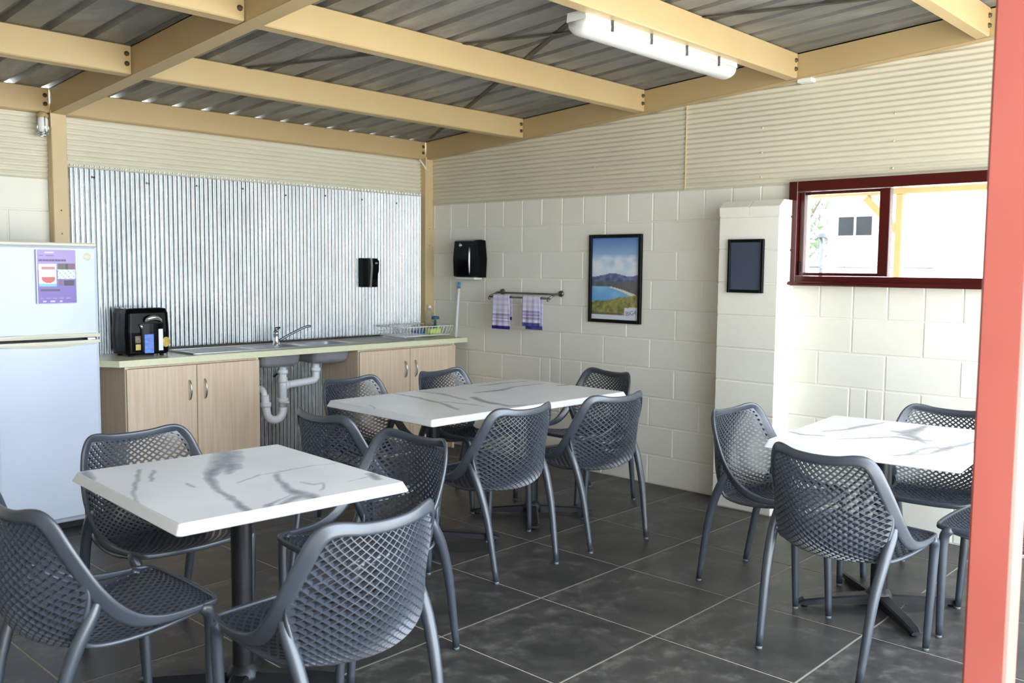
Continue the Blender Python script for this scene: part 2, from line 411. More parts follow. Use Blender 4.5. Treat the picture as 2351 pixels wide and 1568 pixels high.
# purlins and rafters (C sections)
PUR = [0.434, -0.670, -1.769, -2.850, -3.887, -4.94, -5.5]
def purlin(x0, x1, y, label, bolts):
    zt = ztop(y); zb = zt-DP; e = empty('purlin', ((x0+x1)/2, y, zb)); tag(e, label, 'purlin', 'tan steel purlins under the roof'); e['kind'] = 'structure'
    hx = (x1-x0)/2; t = 0.004; fw = 0.062
    zf = ztop(y+fw)-ztop(y)
    m = MB(); m.prism([(0, 0.006), (0.006, 0), (fw, zf), (fw, zf+0.018), (fw-t, zf+0.018), (fw-t, zf+t), (0.007, t), (t, 0.007), (t, DP-0.006), (0.006, DP-t-0.001), (fw, DP+zf-t-0.001), (fw, DP+zf-0.001), (0.006, DP-0.001), (0, DP-0.006)], 0, -hx, hx)
    m.build('channel', 'beam_paint', e)
    for bx in bolts:
        for bz in (0.05, 0.10):
            o = MB().lathe([(0, 0.012), (0.009, 0.011), (0.010, 0.004), (0.013, 0.003), (0.013, 0)], 10).build('bolt', 'bolt_painted' if bx > 0 else 'bolt_steel', e, (bx*(hx-0.022), -0.001, bz)); o.rotation_euler = (PI/2, 0, 0)
    return e
names = ['along the back wall above the splashback', 'second from the back wall', 'third from the back wall', 'fourth from the back wall with the light beside it', 'fifth from the back wall', 'sixth from the back wall', 'at the open front edge']
for y, nm in zip(PUR, names):
    purlin(-2.97, -0.084, y, 'tan steel purlin in the right bay, '+nm, [1])
    purlin(-6.0, -3.062, y, 'tan steel purlin in the left bay, '+nm.replace('above the splashback', 'above the fridge').replace(' with the light beside it', ''), [1])
def rafter(x0, x1, y0, y1, label, open_side):
    e = empty('rafter', ((x0+x1)/2, (y0+y1)/2, 0)); tag(e, label, 'rafter'); e['kind'] = 'structure'
    cx, cy = (x0+x1)/2, (y0+y1)/2; t = 0.005
    def bar(xa, xb, za, zb):
        vs = []
        for yy in (y0, y1):
            for xx in (xa, xb):
                for zz in (za, zb): vs.append((xx-cx, yy-cy, ztop(yy)-DP+zz))
        return vs, [(0, 1, 3, 2), (4, 6, 7, 5), (0, 4, 5, 1), (2, 3, 7, 6), (0, 2, 6, 4), (1, 5, 7, 3)]
    m = MB(); m.add(*bar(x0, x0+t, 0, DP-0.002)); m.add(*bar(x0, x1, -0.004, t-0.004)); m.add(*bar(x0, x1, DP-t-0.002, DP-0.002)); m.add(*bar(x1-t, x1, 0, 0.02))
    m.build('channel', 'beam_paint', e)
    return e
rafter(-0.078, -0.011, -5.58, 0.498, 'tan steel rafter running along the top of the right wall', 1)
rafter(-3.058, -2.972, -5.58, 0.498, 'tan steel rafter crossing the roof above the fridge side post', 1)
rafter(-6.06, -5.99, -5.58, 0.498, 'tan steel rafter on the far left side of the roof', 1)

# roof sheets: trapezoidal ribs along y
roof = empty('ceiling'); struct(roof, 'grey ribbed steel roof sheets seen from below', 'roof')
RX0, RP = -6.30, 0.2035
ROOF_FRONT = -5.6
def roof_sheet(x0, nrib):
    prof = [(0, 0), (0.148, 0), (0.158, 0.028), (0.1935, 0.028), (0.2035, 0)]
    pts = []
    for k in range(nrib):
        for px, pz in (prof if k == 0 else prof[1:]): pts.append((x0+k*RP+px, pz))
    m = MB(); vs = []
    for (x, z) in pts:
        for y in (0.53, ROOF_FRONT): vs.append((x, y, ztop(y)+z+0.001))
    m.add(vs, [(2*i, 2*i+1, 2*i+3, 2*i+2) for i in range(len(pts)-1)])
    o = m.build('roof_sheet', 'roof_steel', roof)
    return o
k = 0
while RX0+k*RP < 0.1:
    roof_sheet(RX0+k*RP, 4); k += 4
def strap(p0, p1, label):
    a, b = Vector(p0), Vector(p1); d = (b-a).normalized(); s = Vector((d.y, -d.x, 0)).normalized()*0.016
    m = MB(); m.add([a+s, a-s, b-s, b+s, a+s+Vector((0, 0, .002)), a-s+Vector((0, 0, .002)), b-s+Vector((0, 0, .002)), b+s+Vector((0, 0, .002))], [(0, 1, 2, 3), (7, 6, 5, 4), (0, 4, 5, 1), (1, 5, 6, 2), (2, 6, 7, 3), (3, 7, 4, 0)])
    o = m.build('bracing_strap', 'strap_steel'); tag(o, label, 'strap'); return o
def onroof(x, y, d=.004): return (x, y, ztop(y)-d)
strap(onroof(-0.15, 0.30), onroof(-2.30, -3.70), 'dark steel bracing strap crossing under the roof from the back right corner')
strap(onroof(-2.92, 0.25, .009), onroof(-0.60, -3.75, .009), 'dark steel bracing strap crossing under the roof from the left post')

# window in the right wall
win = empty('window_1', (0, (WY0+WY1)/2, 1.69)); struct(win, 'dark red aluminium sliding window in the block wall', 'window')
yc = (WY0+WY1)/2
def wbx(name, y0, y1, z0, z1, x0, x1, mat='window_red', par=None, b=0.003):
    return MB().bbox(x0, x1, y0-yc, y1-yc, z0-1.69, z1-1.69, b).build(name, mat, par or win)
fr_ = [('frame_jamb', -2.862, -2.806, 1.388, 2.006), ('frame_jamb', -4.50, -4.444, 1.388, 2.006), ('frame_head', -4.444, -2.862, 1.945, 2.006), ('frame_sill', -4.444, -2.862, 1.388, 1.446)]
for n, y0, y1, z0, z1 in fr_: wbx(n, y0, y1, z0, z1, -0.05, 0.06)
wbx('sill_ledge', -4.49, -2.82, 1.392, 1.412, -0.075, -0.045)
sash = wbx('sash_frame', -2.896, -2.866, 1.448, 1.943, -0.02, 0.02)
wbx('sash_frame', -3.400, -3.340, 1.448, 1.943, -0.025, 0.02)
wbx('sash_frame', -3.340, -2.896, 1.448, 1.466, -0.02, 0.02); wbx('sash_frame', -3.340, -2.896, 1.925, 1.943, -0.02, 0.02)
wbx('latch', -2.882, -2.868, 1.47, 1.53, -0.028, -0.018, 'black_satin')
wbx('pane', -3.345, -2.89, 1.46, 1.93, -0.002, 0.002, 'window_glass', b=0.0005)
wbx('pane', -4.446, -3.395, 1.444, 1.947, 0.024, 0.028, 'window_glass', b=0.0005)

# red post in the foreground
rp = empty('red_post', (-3.03+0.045, -4.75-0.045, 0)); struct(rp, 'red painted square steel post in the right foreground', 'post')
MB().bbox(-0.045, 0.045, -0.045, 0.045, 0, ztop(-4.79)-0.1, 0.006).build('post_body', 'red_post_paint', rp)
MB().bbox(-0.08, 0.08, -0.08, 0.08, 0, 0.012, 0.002).build('base_plate', 'red_post_paint', rp)

# ------------------------------------------------------------------ chair
def rim_part(path, normals, wid, thk, n):
    P = crom(path, n); N = crom(normals, n); WD = crom([(w, t, 0) for w, t in zip(wid, thk)], n)
    K = 10; rings = []
    for i, p in enumerate(P):
        tg = (P[min(i+1, n-1)]-P[max(i-1, 0)]).normalized(); nn = N[i]-tg*N[i].dot(tg); nn.normalize(); w = tg.cross(nn).normalized()
        rings.append([p+w*(WD[i].x*math.copysign(abs(math.cos(2*PI*k/K))**0.55, math.cos(2*PI*k/K)))+nn*(WD[i].y*math.copysign(abs(math.sin(2*PI*k/K))**0.55, math.sin(2*PI*k/K))) for k in range(K)])
    return rings
RIM = [(0, .268, .790), (.085, .262, .794), (.145, .247, .803), (.182, .231, .799), (.205, .214, .772), (.222, .193, .725), (.239, .158, .655), (.250, .118, .585), (.252, .065, .520), (.250, .005, .478), (.246, -.07, .460), (.240, -.15, .458), (.230, -.22, .460), (.205, -.255, .458), (.11, -.270, .454), (0, -.275, .452)]
RN = [(0, 1, .1), (.12, 1, .1), (.3, .9, .15), (.5, .8, .2), (.6, .75, .1), (.65, .7, -.05), (.72, .62, -.2), (.8, .5, -.3), (.88, .35, -.3), (.96, .12, -.2), (1, -.05, 0), (1, -.1, 0), (.9, -.4, .0), (.5, -.85, 0), (.1, -1, 0), (0, -1, 0)]
RW = [.018, .018, .020, .022, .024, .024, .024, .024, .024, .021, .014, .011, .010, .010, .010, .010]
RT = [.007, .007, .007, .007, .007, .007, .007, .007, .007, .007, .007, .007, .007, .007, .008, .008]
# shell profiles: centre line and side edge from top of the back to the front of the seat
PC = [(0, .266, .785), (0, .274, .735), (0, .280, .680), (0, .284, .620), (0, .282, .560), (0, .270, .500), (0, .242, .448), (0, .195, .414), (0, .13, .402), (0, .04, .404), (0, -.06, .414), (0, -.16, .432), (0, -.235, .446), (0, -.272, .450)]
PE = [(.178, .233, .793), (.208, .208, .748), (.226, .182, .692), (.240, .150, .632), (.243, .136, .580), (.236, .142, .530), (.226, .150, .480), (.214, .140, .438), (.208, .10, .420), (.213, .03, .416), (.222, -.06, .424), (.228, -.15, .440), (.222, -.225, .452), (.200, -.258, .456)]
NS = 61
C_ = crom(PC, NS); E_ = crom(PE, NS)
def shell(u, v):
    t = v*(NS-1); k = min(int(t), NS-2); f = t-k; c = C_[k].lerp(C_[k+1], f); e = E_[k].lerp(E_[k+1], f); a = abs(u)
    return Vector((e.x*u, c.y+(e.y-c.y)*a**2.0, c.z+(e.z-c.z)*a**2.2))
def shell_n(u, v):
    h = 0.004; a = shell(min(u+h, 1.02), v)-shell(max(u-h, -1.02), v); b = shell(u, min(v+h, 1))-shell(u, max(v-h, 0)); n = a.cross(b); n.normalize(); return n
def lattice(v0, v1, nu, nv, T=0.0055, ko=0.88, ki=0.60, up=0.20):
    m = MB()
    def P(i, j): return (max(-1, min(1, -1+2*i/nu)), v0+(v1-v0)*max(0, min(nv, j))/nv)
    for j in range(0, nv+1):
        for i in range(0, nu+1):
            if (i+j) % 2 == 0: continue
            corners = [P(i-1, j), P(i, j-1), P(i+1, j), P(i, j+1)]
            out = []
            for c in corners:
                if not out or c != out[-1]: out.append(c)
            edge = i in (0, nu) or j in (0, nv)
            cu = sum(c[0] for c in corners)/4; cv = sum(c[1] for c in corners)/4
            O = [(shell(*c), shell_n(*c)) for c in corners]
            ic = [(cu+(c[0]-cu)*ko, cv+(c[1]-cv)*ko) for c in corners]; jc = [(cu+(c[0]-cu)*ki, cv-up*(v1-v0)/nv+(c[1]-cv)*ki) for c in corners]
            if edge:
                vs = [p+n*T for p, n in O]+[p-n*T for p, n in O]
                m.add(vs, [(0, 1, 2, 3), (7, 6, 5, 4)]); continue
            I = [(shell(*c), shell_n(*c)) for c in ic]; J = [(shell(*c), shell_n(*c)) for c in jc]
            vs = [p+n*T for p, n in O]+[p-n*T for p, n in O]+[p+n*T for p, n in I]+[p-n*T for p, n in J]
            fs = []
            for k in range(4):
                q = (k+1) % 4; fs += [(k, q, 8+q, 8+k), (4+q, 4+k, 12+k, 12+q), (8+k, 8+q, 12+q, 12+k)]
            m.add(vs, fs)
    return m
def tmesh(m, name, mat): me = m.mesh(name); me.materials.append(M[mat]); return me
CH = {}
VS = 0.545
CH['backrest'] = [tmesh(lattice(0.0, VS, 30, 34), 'backrest', 'chair_plastic')]
CH['seat'] = [tmesh(lattice(VS, 1.0, 30, 28, 0.005, 0.78, 0.66, 0.0), 'seat', 'chair_plastic')]
full = [(-x, y, z) for x, y, z in RIM[:0:-1]]+RIM
fn = [(-x, y, z) for x, y, z in RN[:0:-1]]+RN
fw_ = RW[:0:-1]+RW; ft_ = RT[:0:-1]+RT
rg = rim_part(full, fn, fw_, ft_, 121)
CH['rim'] = [tmesh(MB().rings(rg, True, False), 'rim', 'chair_plastic')]
rails = []; legs = []; caps = []
for s in (-1, 1):
    ed = [shell(s, v) for v in [0.20+0.80*k/30 for k in range(31)]]
    rails.append(tmesh(MB().tube(ed, [0.003, 0.003, 0.004, 0.005, 0.006, 0.007]+[0.008]*25, 8), 'seat_rail', 'chair_plastic'))
    rl = [(s*.238, .104, .568), (s*.237, .130, .515), (s*.233, .168, .44), (s*.224, .212, .31), (s*.216, .244, .14), (s*.210, .266, .012)]
    legs.append(tmesh(MB().tube(crom(rl, 14), [.007, .013, .0175, .019, .020, .020, .0195, .019, .018, .017, .016, .015, .014, .0135], 12), 'leg', 'chair_plastic'))
    caps.append(tmesh(MB().tube([(s*.2101, .266, .012), (s*.210, .2664, 0)], [.0125, .0115], 10), 'foot_cap', 'foot_grey'))
    fl_ = [(s*.236, -.190, .458), (s*.232, -.216, .44), (s*.228, -.226, .40), (s*.223, -.228, .28), (s*.216, -.230, .14), (s*.210, -.232, .012)]
    legs.append(tmesh(MB().tube(crom(fl_, 14), [.012, .017, .020, .0195, .019, .0185, .018, .0175, .017, .016, .0155, .015, .014, .0135], 12), 'leg', 'chair_plastic'))
    caps.append(tmesh(MB().tube([(s*.2105, -.2319, .013), (s*.210, -.232, 0)], [.0125, .0115], 10), 'foot_cap', 'foot_grey'))
    # webs joining rear leg to the underside of the bucket
def chair(x, y, rz, label):
    e = empty('dining_chair', (x, y, 0), math.radians(rz)); tag(e, label, 'chair', 'perforated grey plastic chairs')
    for nm in ('backrest', 'seat', 'rim'): link(nm, CH[nm][0], e)
    for r in rails: link('seat_rail', r, e)
    for l, c in zip(legs, caps): lg = link('leg', l, e); link('foot_cap', c, lg)
    return e
chair(-4.09, -2.65, 90, 'grey perforated plastic chair cut off by the left edge, at the square table')
chair(-3.595, -2.05, 2, 'grey perforated plastic chair in front of the fridge, tucked under the square table')
chair(-3.685, -3.235, 182, 'grey perforated plastic chair nearest the camera, its back towards us')
chair(-3.1, -2.66, -91, 'grey perforated plastic chair right of the square table, turned towards it')
chair(-1.91, -1.215, 4, 'grey perforated plastic chair in front of the sink at the long table')
chair(-1.23, -1.265, 5, 'grey perforated plastic chair in front of the right cupboard at the long table')
chair(-2.565, -1.936, 89, 'grey perforated plastic chair at the left end of the long table')
chair(-1.985, -2.215, 178.5, 'grey perforated plastic chair on the near side of the long table, left of two')
chair(-1.283, -2.27, 172, 'grey perforated plastic chair on the near side of the long table, right of two')
chair(-0.685, -1.76, -99, 'grey perforated plastic chair at the far right end of the long table')
chair(-1.285, -3.4, -2, 'grey perforated plastic chair in front of the block pier')
chair(-1.765, -3.958, 83, 'grey perforated plastic chair in front of the right table, its back towards us')
chair(-0.77, -3.93, -90, 'grey perforated plastic chair against the right wall under the window')
chair(-1.18, -4.42, 180, 'grey perforated plastic chair mostly hidden behind the red post')

# ------------------------------------------------------------------ tables
VEINS = [
 [[(0.156, 0.396, 0.0461), (0.078, 0.254, 0.053), (-0.01, 0.157, 0.0298), (-0.083, 0.042, 0.0144), (-0.134, -0.132, 0.0117), (-0.146, -0.248, 0.0113), (-0.171, -0.385, 0.0162), (-0.19, -0.477, 0.0104)], [(0.113, 0.305, 0.0269), (0.045, 0.137, 0.0342), (-0.009, 0.066, 0.0104)], [(-0.171, -0.385, 0.0108), (-0.181, -0.473, 0.0122), (-0.149, -0.45, 0.0141), (-0.082, -0.394, 0.0091), (0.003, -0.348, 0.0037)], [(0.119, -0.045, 0.0103), (0.076, -0.145, 0.012), (0.043, -0.278, 0.0172), (0.042, -0.374, 0.0279), (0.055, -0.451, 0.0164)], [(0.042, -0.374, 0.0186), (-0.024, -0.396, 0.0146), (-0.092, -0.453, 0.0071)], [(0.121, -0.209, 0.0039), (0.138, -0.265, 0.0078), (0.178, -0.268, 0.0059), (0.114, -0.346, 0.0057)], [(-0.04, -0.079, 0.004), (0.075, -0.025, 0.0041), (0.159, -0.026, 0.0062), (0.291, -0.008, 0.0043), (0.367, -0.034, 0.0043)], [(-0.365, 0.425, 0.0176), (-0.39, 0.306, 0.0213), (-0.424, 0.22, 0.0083)], [(-0.211, 0.33, 0.0065), (-0.283, 0.156, 0.0083), (-0.358, -0.013, 0.0059), (-0.402, -0.15, 0.0075)], [(-0.18, 0.285, 0.0065), (-0.249, 0.126, 0.0082)], [(0.37, -0.261, 0.0142), (0.342, -0.342, 0.0178)], [(-0.17, 0.018, 0.006), (-0.175, -0.043, 0.0059)], [(0.249, -0.303, 0.0029), (0.341, -0.298, 0.004), (0.443, -0.296, 0.003)]],
 [[(-0.31, 0.417, 0.0098), (-0.319, 0.211, 0.0159), (-0.36, -0.039, 0.0122), (-0.439, -0.271, 0.0145)], [(-0.32, -0.011, 0.0061), (-0.279, -0.175, 0.0121), (-0.262, -0.273, 0.006)], [(-0.149, 0.397, 0.0067), (-0.126, 0.229, 0.0163), (-0.179, -0.049, 0.0093)], [(0.047, 0.123, 0.0131), (0.241, 0.103, 0.0202), (0.412, 0.163, 0.0138), (0.678, 0.153, 0.0071)], [(-0.084, 0.001, 0.0159), (-0.156, -0.18, 0.0245), (-0.159, -0.365, 0.0179), (-0.068, -0.405, 0.009)], [(0.281, 0.333, 0.0104), (0.471, 0.335, 0.0142), (0.675, 0.302, 0.0073)], [(-0.092, -0.505, 0.0089), (0.017, -0.483, 0.0151)], [(0.66, 0.027, 0.0141), (0.716, 0.005, 0.0212)], [(-0.681, 0.146, 0.006), (-0.783, -0.055, 0.0057)]],
 [[(-0.16, 0.407, 0.0108), (-0.217, 0.306, 0.0132), (-0.185, 0.22, 0.0079)], [(-0.076, 0.257, 0.0081), (0.071, 0.188, 0.0139), (0.203, 0.16, 0.0171), (0.368, 0.117, 0.0059)], [(-0.214, 0.145, 0.0078), (-0.112, 0.056, 0.0106), (0.009, -0.038, 0.0162), (-0.017, -0.117, 0.0188), (0.005, -0.173, 0.0134)], [(0.145, 0.017, 0.014), (0.125, -0.044, 0.0389), (0.255, -0.058, 0.0257), (0.401, -0.07, 0.0088)], [(0.091, -0.053, 0.0331), (0.017, -0.126, 0.0189), (-0.068, -0.177, 0.0106)], [(-0.49, -0.081, 0.0096), (-0.387, -0.176, 0.0123), (-0.303, -0.237, 0.01), (-0.165, -0.263, 0.0206), (0.113, -0.33, 0.0109)], [(-0.357, -0.185, 0.0148), (-0.199, -0.196, 0.0102), (-0.133, -0.23, 0.0104), (-0.177, -0.277, 0.0179)], [(-0.505, -0.127, 0.0239), (-0.506, -0.175, 0.0333)]]]
hsh = lambda a, b: math.sin(a*12.9898+b*78.233)*43758.5453 % 1
def vn(x, y):
    xi, yi = math.floor(x), math.floor(y); fx, fy2 = x-xi, y-yi; fx = fx*fx*(3-2*fx); fy2 = fy2*fy2*(3-2*fy2)
    return (hsh(xi, yi)*(1-fx)+hsh(xi+1, yi)*fx)*(1-fy2)+(hsh(xi, yi+1)*(1-fx)+hsh(xi+1, yi+1)*fx)*fy2
def mix(a, b, t): t = max(0, min(1, t)); return tuple(p+(q-p)*t for p, q in zip(a, b))
def vein_colour(x, y, veins):
    x2 = x+.012*(vn(x*16, y*16)-.5)+.008*(vn(x*45+9, y*45)-.5); y2 = y+.012*(vn(x*16+31, y*16)-.5)+.008*(vn(x*45, y*45+7)-.5)
    best = 0
    for pl in veins:
        for (ax, ay, aw), (bx, by, bw) in zip(pl[:-1], pl[1:]):
            dx, dy = bx-ax, by-ay; L2 = dx*dx+dy*dy+1e-9; t = max(0, min(1, ((x2-ax)*dx+(y2-ay)*dy)/L2))
            w = aw+(bw-aw)*t; d = math.hypot(x2-ax-dx*t, y2-ay-dy*t)
            if d < w*1.35: best = max(best, (1-d/(w*1.35))**.7*min(1, .45+w*28))
    n = vn(x*60, y*60)*.5+vn(x*22, y*22)*.5
    c = mix((236, 236, 238), (226, 227, 231), (vn(x*5, y*5)-.4)*2)
    return mix(c, (124, 127, 137), best*(.55+.75*n))
def table(cx, cy, hx, hy, rz, cols, label, veins, ztp=0.755):
    e = empty('dining_table', (cx, cy, 0), math.radians(rz)); tag(e, label, 'table', 'white marbled dining tables')
    zb = ztp-0.034
    rr = [rrect(hx-0.05, hy-0.05, 0.01, zb), rrect(hx-0.004, hy-0.004, 0.012, zb), rrect(hx, hy, 0.014, zb+0.004), rrect(hx-0.013, hy-0.013, 0.012, ztp-0.003), rrect(hx-0.017, hy-0.017, 0.010, ztp)]
    top = MB().rings(rr).build('table_top', 'marble', e)
    ix, iy = hx-0.016, hy-0.016; nx, ny = int(2*ix/.006), int(2*iy/.006)
    painted('laminate_face', 'laminate_print', nx, ny, lambda u, v: (-ix+2*ix*u, -iy+2*iy*v, ztp+.0004), lambda u, v: vein_colour(-ix+2*ix*u, -iy+2*iy*v, veins), top)
    for px, py in cols:
        b = empty('pedestal', (px, py, 0)); b.parent = e
        b.rotation_euler = (0, 0, -math.radians(rz))
        MB().lathe([(0.036, 0.05), (0.036, zb-0.012)], 20).build('column', 'black_iron', b)
        MB().lathe([(0.0, 0.02), (0.062, 0.02), (0.06, 0.055), (0.045, 0.075), (0.037, 0.085)], 20).build('hub', 'black_iron', b)
        MB().bbox(-0.16, 0.16, -0.16, 0.16, zb-0.012, zb-0.001, 0.002).build('top_plate', 'black_iron', b)
        for k in range(4):
            a = math.radians(45+90*k); d = Vector((math.cos(a), math.sin(a), 0)); n = Vector((-d.y, d.x, 0))
            R = []
            for (q, w, h0, h1) in ((0.03, .032, .018, .062), (0.12, .030, .018, .056), (0.26, .027, .016, .046), (0.335, .025, .014, .038), (0.362, .020, .014, .026)):
                p = d*q; R.append([p-n*w+Vector((0, 0, h0)), p+n*w+Vector((0, 0, h0)), p+n*w+Vector((0, 0, h1-.006)), p+n*(w-.008)+Vector((0, 0, h1)), p-n*(w-.008)+Vector((0, 0, h1)), p-n*w+Vector((0, 0, h1-.006))])
            ft = MB().rings(R).build('foot', 'black_iron', b)
            c = d*0.33; MB().lathe([(0, 0), (0.014, 0), (0.014, 0.014), (0.0, 0.015)], 10, (c.x, c.y, 0)).build('glide', 'rubber_black', b)
    return e
table(-3.596, -2.583, 0.401, 0.446, -3.8, [(0.02, 0.02)], 'square white marbled table in the left foreground', VEINS[0])
table(-1.577, -1.759, 0.758, 0.441, -1.35, [(-0.375, 0), (0.41, 0)], 'long white marbled table in the middle with chairs on every side', VEINS[1])
table(-1.174, -3.869, 0.448, 0.39, 5.4, [(-0.04, 0)], 'white marbled table on the right below the window', VEINS[2])

# ------------------------------------------------------------------ kitchen
CZ = 0.905; CT = 0.038
# cupboards
def cupboard(x0, x1, label, hx):
    e = empty('cupboard', ((x0+x1)/2, 0.27, 0)); tag(e, label, 'cupboard'); cx, cy = (x0+x1)/2, 0.27
    zt = CZ-CT-0.001
    c = MB(); c.box(x0-cx, x0+.016-cx, .045-cy, .485-cy, 0.0, zt).box(x1-.016-cx, x1-cx, .045-cy, .485-cy, 0.0, zt).box(x0+.016-cx, x1-.016-cx, .47-cy, .485-cy, .1, zt).box(x0+.016-cx, x1-.016-cx, .045-cy, .47-cy, .1, .116).box(x0+.016-cx, x1-.016-cx, .10-cy, .115-cy, 0, .1).box(x0+.016-cx, x1-.016-cx, .045-cy, .47-cy, zt-.016, zt)
    c.build('body', 'melamine', e)
    for a, b in ((x0-.0005, x0+.0165), (x1-.0165, x1+.0005)): MB().box(a-cx, b-cx, .043-cy, .0452-cy, 0.0, zt).build('edge_strip', 'melamine_edge', e)
    xm = (x0+x1)/2
    for (a, b, s) in ((x0+.004, xm-.002, -1), (xm+.002, x1-.004, 1)):
        d = MB().bbox(a-cx, b-cx, .024-cy, .042-cy, .105, zt-.018, .0015).build('door', 'melamine', e)
        hxp = xm+s*0.052-cx
        pts = crom([(hxp, .024-cy, .752), (hxp, .006-cy, .735), (hxp, -.004-cy, .69), (hxp, .006-cy, .645), (hxp, .024-cy, .628)], 14)
        MB().tube(pts, [.0055]*14, 8).build('handle', 'steel', d)
    return e
cupboard(-2.82, -1.915, 'pale beech laminate cupboard beside the fridge', 0)
cupboard(-1.085, -0.11, 'pale beech laminate cupboard right of the sink pipes', 0)
# bench top with sink openings
BX0, BX1, BY0, BY1 = -2.945, -0.004, 0.0, 0.486
bowls = [(-1.85, -1.515, 0.10, 0.40), (-1.425, -1.09, 0.10, 0.40)]
bt = MB()
bt.prism([(BX0+0.075, BY0), (bowls[0][0], BY0), (bowls[0][0], BY1), (BX0, BY1), (BX0, BY0+0.12)], 2, CZ-CT, CZ)
bt.box(bowls[0][0], bowls[1][1], BY0, bowls[0][2], CZ-CT, CZ).box(bowls[0][0], bowls[1][1], bowls[0][3], BY1, CZ-CT, CZ).box(bowls[0][1], bowls[1][0], bowls[0][2], bowls[0][3], CZ-CT, CZ).box(bowls[1][1], BX1, BY0, BY1, CZ-CT, CZ)
bt = bt.build('bench_top', 'counter_laminate'); tag(bt, 'long pale cream laminate bench top with sink', 'bench top')
# sink: flange, drainers, bowls
sk = empty('kitchen_sink', (-1.47, 0.25, CZ)); tag(sk, 'stainless steel double bowl sink set in the bench top', 'sink')
def sl(x, y, z): return (x+1.47, y-0.25, z-CZ)
m = MB(); z0, z1 = CZ+.0006, CZ+.006
for a, b, c, d in ((-2.36, -1.85, .075, .44), (-1.85, -1.09, .075, .10), (-1.85, -1.09, .40, .44), (-1.515, -1.425, .10, .40), (-1.09, -0.52, .075, .44)):
    A = sl(a, c, z0); B = sl(b, d, z1); m.box(A[0], B[0], A[1], B[1], A[2], B[2])
m.build('flange', 'steel', sk)
m = MB()
MB().bbox(sl(-2.36, 0, 0)[0], sl(-0.52, 0, 0)[0], .446-.25, .458-.25, .0006, .024, .002).build('rear_shadow_strip', 'strap_steel', sk)  # dark strip standing in for the shadow band along the bench back
for a, b, c, d in ((-2.36, -0.52, .432, .445), (-2.36, -0.52, .072, .080), (-2.365, -2.352, .072, .445), (-0.528, -0.515, .072, .445)):
    A = sl(a, c, z0); B = sl(b, d, CZ+.012); m.bbox(A[0], B[0], A[1], B[1], A[2], B[2], .002)
m.build('raised_edge', 'steel', sk)
for xs in ((-2.30, -1.92), (-1.03, -0.60)):
    for k in range(9):
        y = 0.12+0.033*k; A = sl(xs[0], y-.005, z1-.0005); B = sl(xs[1], y+.005, z1+.0025)
        MB().bbox(A[0], B[0], A[1], B[1], A[2], B[2], .001).build('drainer_rib', 'steel', sk)
for a, b, c, d in bowls:
    cx, cy = (a+b)/2, (c+d)/2; hx, hy = (b-a)/2-.003, (d-c)/2-.003; cxl, cyl, _ = sl(cx, cy, 0)
    R = []
    for (ix, z) in ((0, CZ+.004), (0.002, CZ-.03), (0.012, CZ-.105), (0.03, CZ-.128), (0.06, CZ-.134)):
        R.append([(p[0]+cxl, p[1]+cyl, z-CZ) for p in rrect(hx-ix, hy-ix, .045, 0, 6)])
    R2 = [[(p[0], p[1], p[2]+.003) for p in r] for r in R]
    bm_ = MB(); bm_.rings(R, True, False); bm_.add(R[-1], [tuple(range(len(R[-1])))], True)
    bm_.build('bowl', 'bowl_steel', sk)
# tap
tp = empty('mixer_tap', (-1.613, 0.30, CZ+.006)); tag(tp, 'chrome mixer tap with angled spout on the sink', 'tap')
MB().lathe([(0, 0), (.026, 0), (.026, .006), (.022, .012), (.021, .075), (.023, .085), (.022, .10), (0, .104)], 18).build('body', 'chrome', tp)
MB().tube([(-.002, 0, .10), (-.006, 0, .118), (.03, -.01, .128)], [.012, .013, .006], 10).build('lever', 'dark_chrome', tp)
MB().tube(crom([(.012, -.01, .03), (.07, -.03, .065), (.17, -.07, .118), (.215, -.09, .134), (.226, -.094, .128)], 14), [.009]*12+[.011, .011], 10).build('spout', 'dark_chrome', tp)
# waste pipes under the sink
wp = empty('waste_pipe', (-1.60, 0.28, 0)); tag(wp, 'white plastic waste pipe with trap below the sink bowls', 'pipe')
def wl(x, y, z): return (x+1.60, y-.28, z)
zb_ = CZ-.134
MB().tube([wl(-1.595, .25, zb_+.002), wl(-1.595, .25, .47)], .029, 14).build('tail_pipe', 'pvc_white', wp)
tr_ = [wl(-1.595, .25, .50), wl(-1.595, .25, .45)]+[wl(-1.662+.067*math.cos(a), .25, .45-.067*math.sin(a)) for a in [PI*k/12 for k in range(1, 12)]]+[wl(-1.729, .25, .45), wl(-1.737, .25, .52), wl(-1.742, .25, .57)]
MB().tube(tr_, .029, 14).build('trap', 'pvc_white', wp)
MB().tube(crom([wl(-1.742, .25, .55), wl(-1.745, .27, .60), wl(-1.752, .34, .615), wl(-1.755, .484, .615)], 14), .022, 12).build('outlet', 'pvc_white', wp)
MB().tube(crom([wl(-1.315, .25, zb_+.002), wl(-1.315, .25, .70), wl(-1.317, .25, .655), wl(-1.35, .25, .640), wl(-1.46, .25, .633), wl(-1.60, .25, .625)], 22), .027, 12).build('branch_pipe', 'pvc_white', wp)
def nut(c, d, r=.038, h=.03): return MB().tube([Vector(wl(*c))-Vector(d)*h/2, Vector(wl(*c))+Vector(d)*h/2], r, 12).build('nut', 'pvc_white', wp)
nut((-1.595, .25, .725), (0, 0, 1)); nut((-1.595, .25, .52), (0, 0, 1)); nut((-1.735, .25, .50), (0, 0, 1)); nut((-1.315, .25, .72), (0, 0, 1)); nut((-1.57, .25, .627), (1, 0, 0), .034); nut((-1.595, .25, .665), (0, 0, 1), .035, .04)
MB().tube([wl(-1.59, .235, .50), wl(-1.565, .215, .505)], .008, 8).build('clean_out', 'pvc_white', wp)
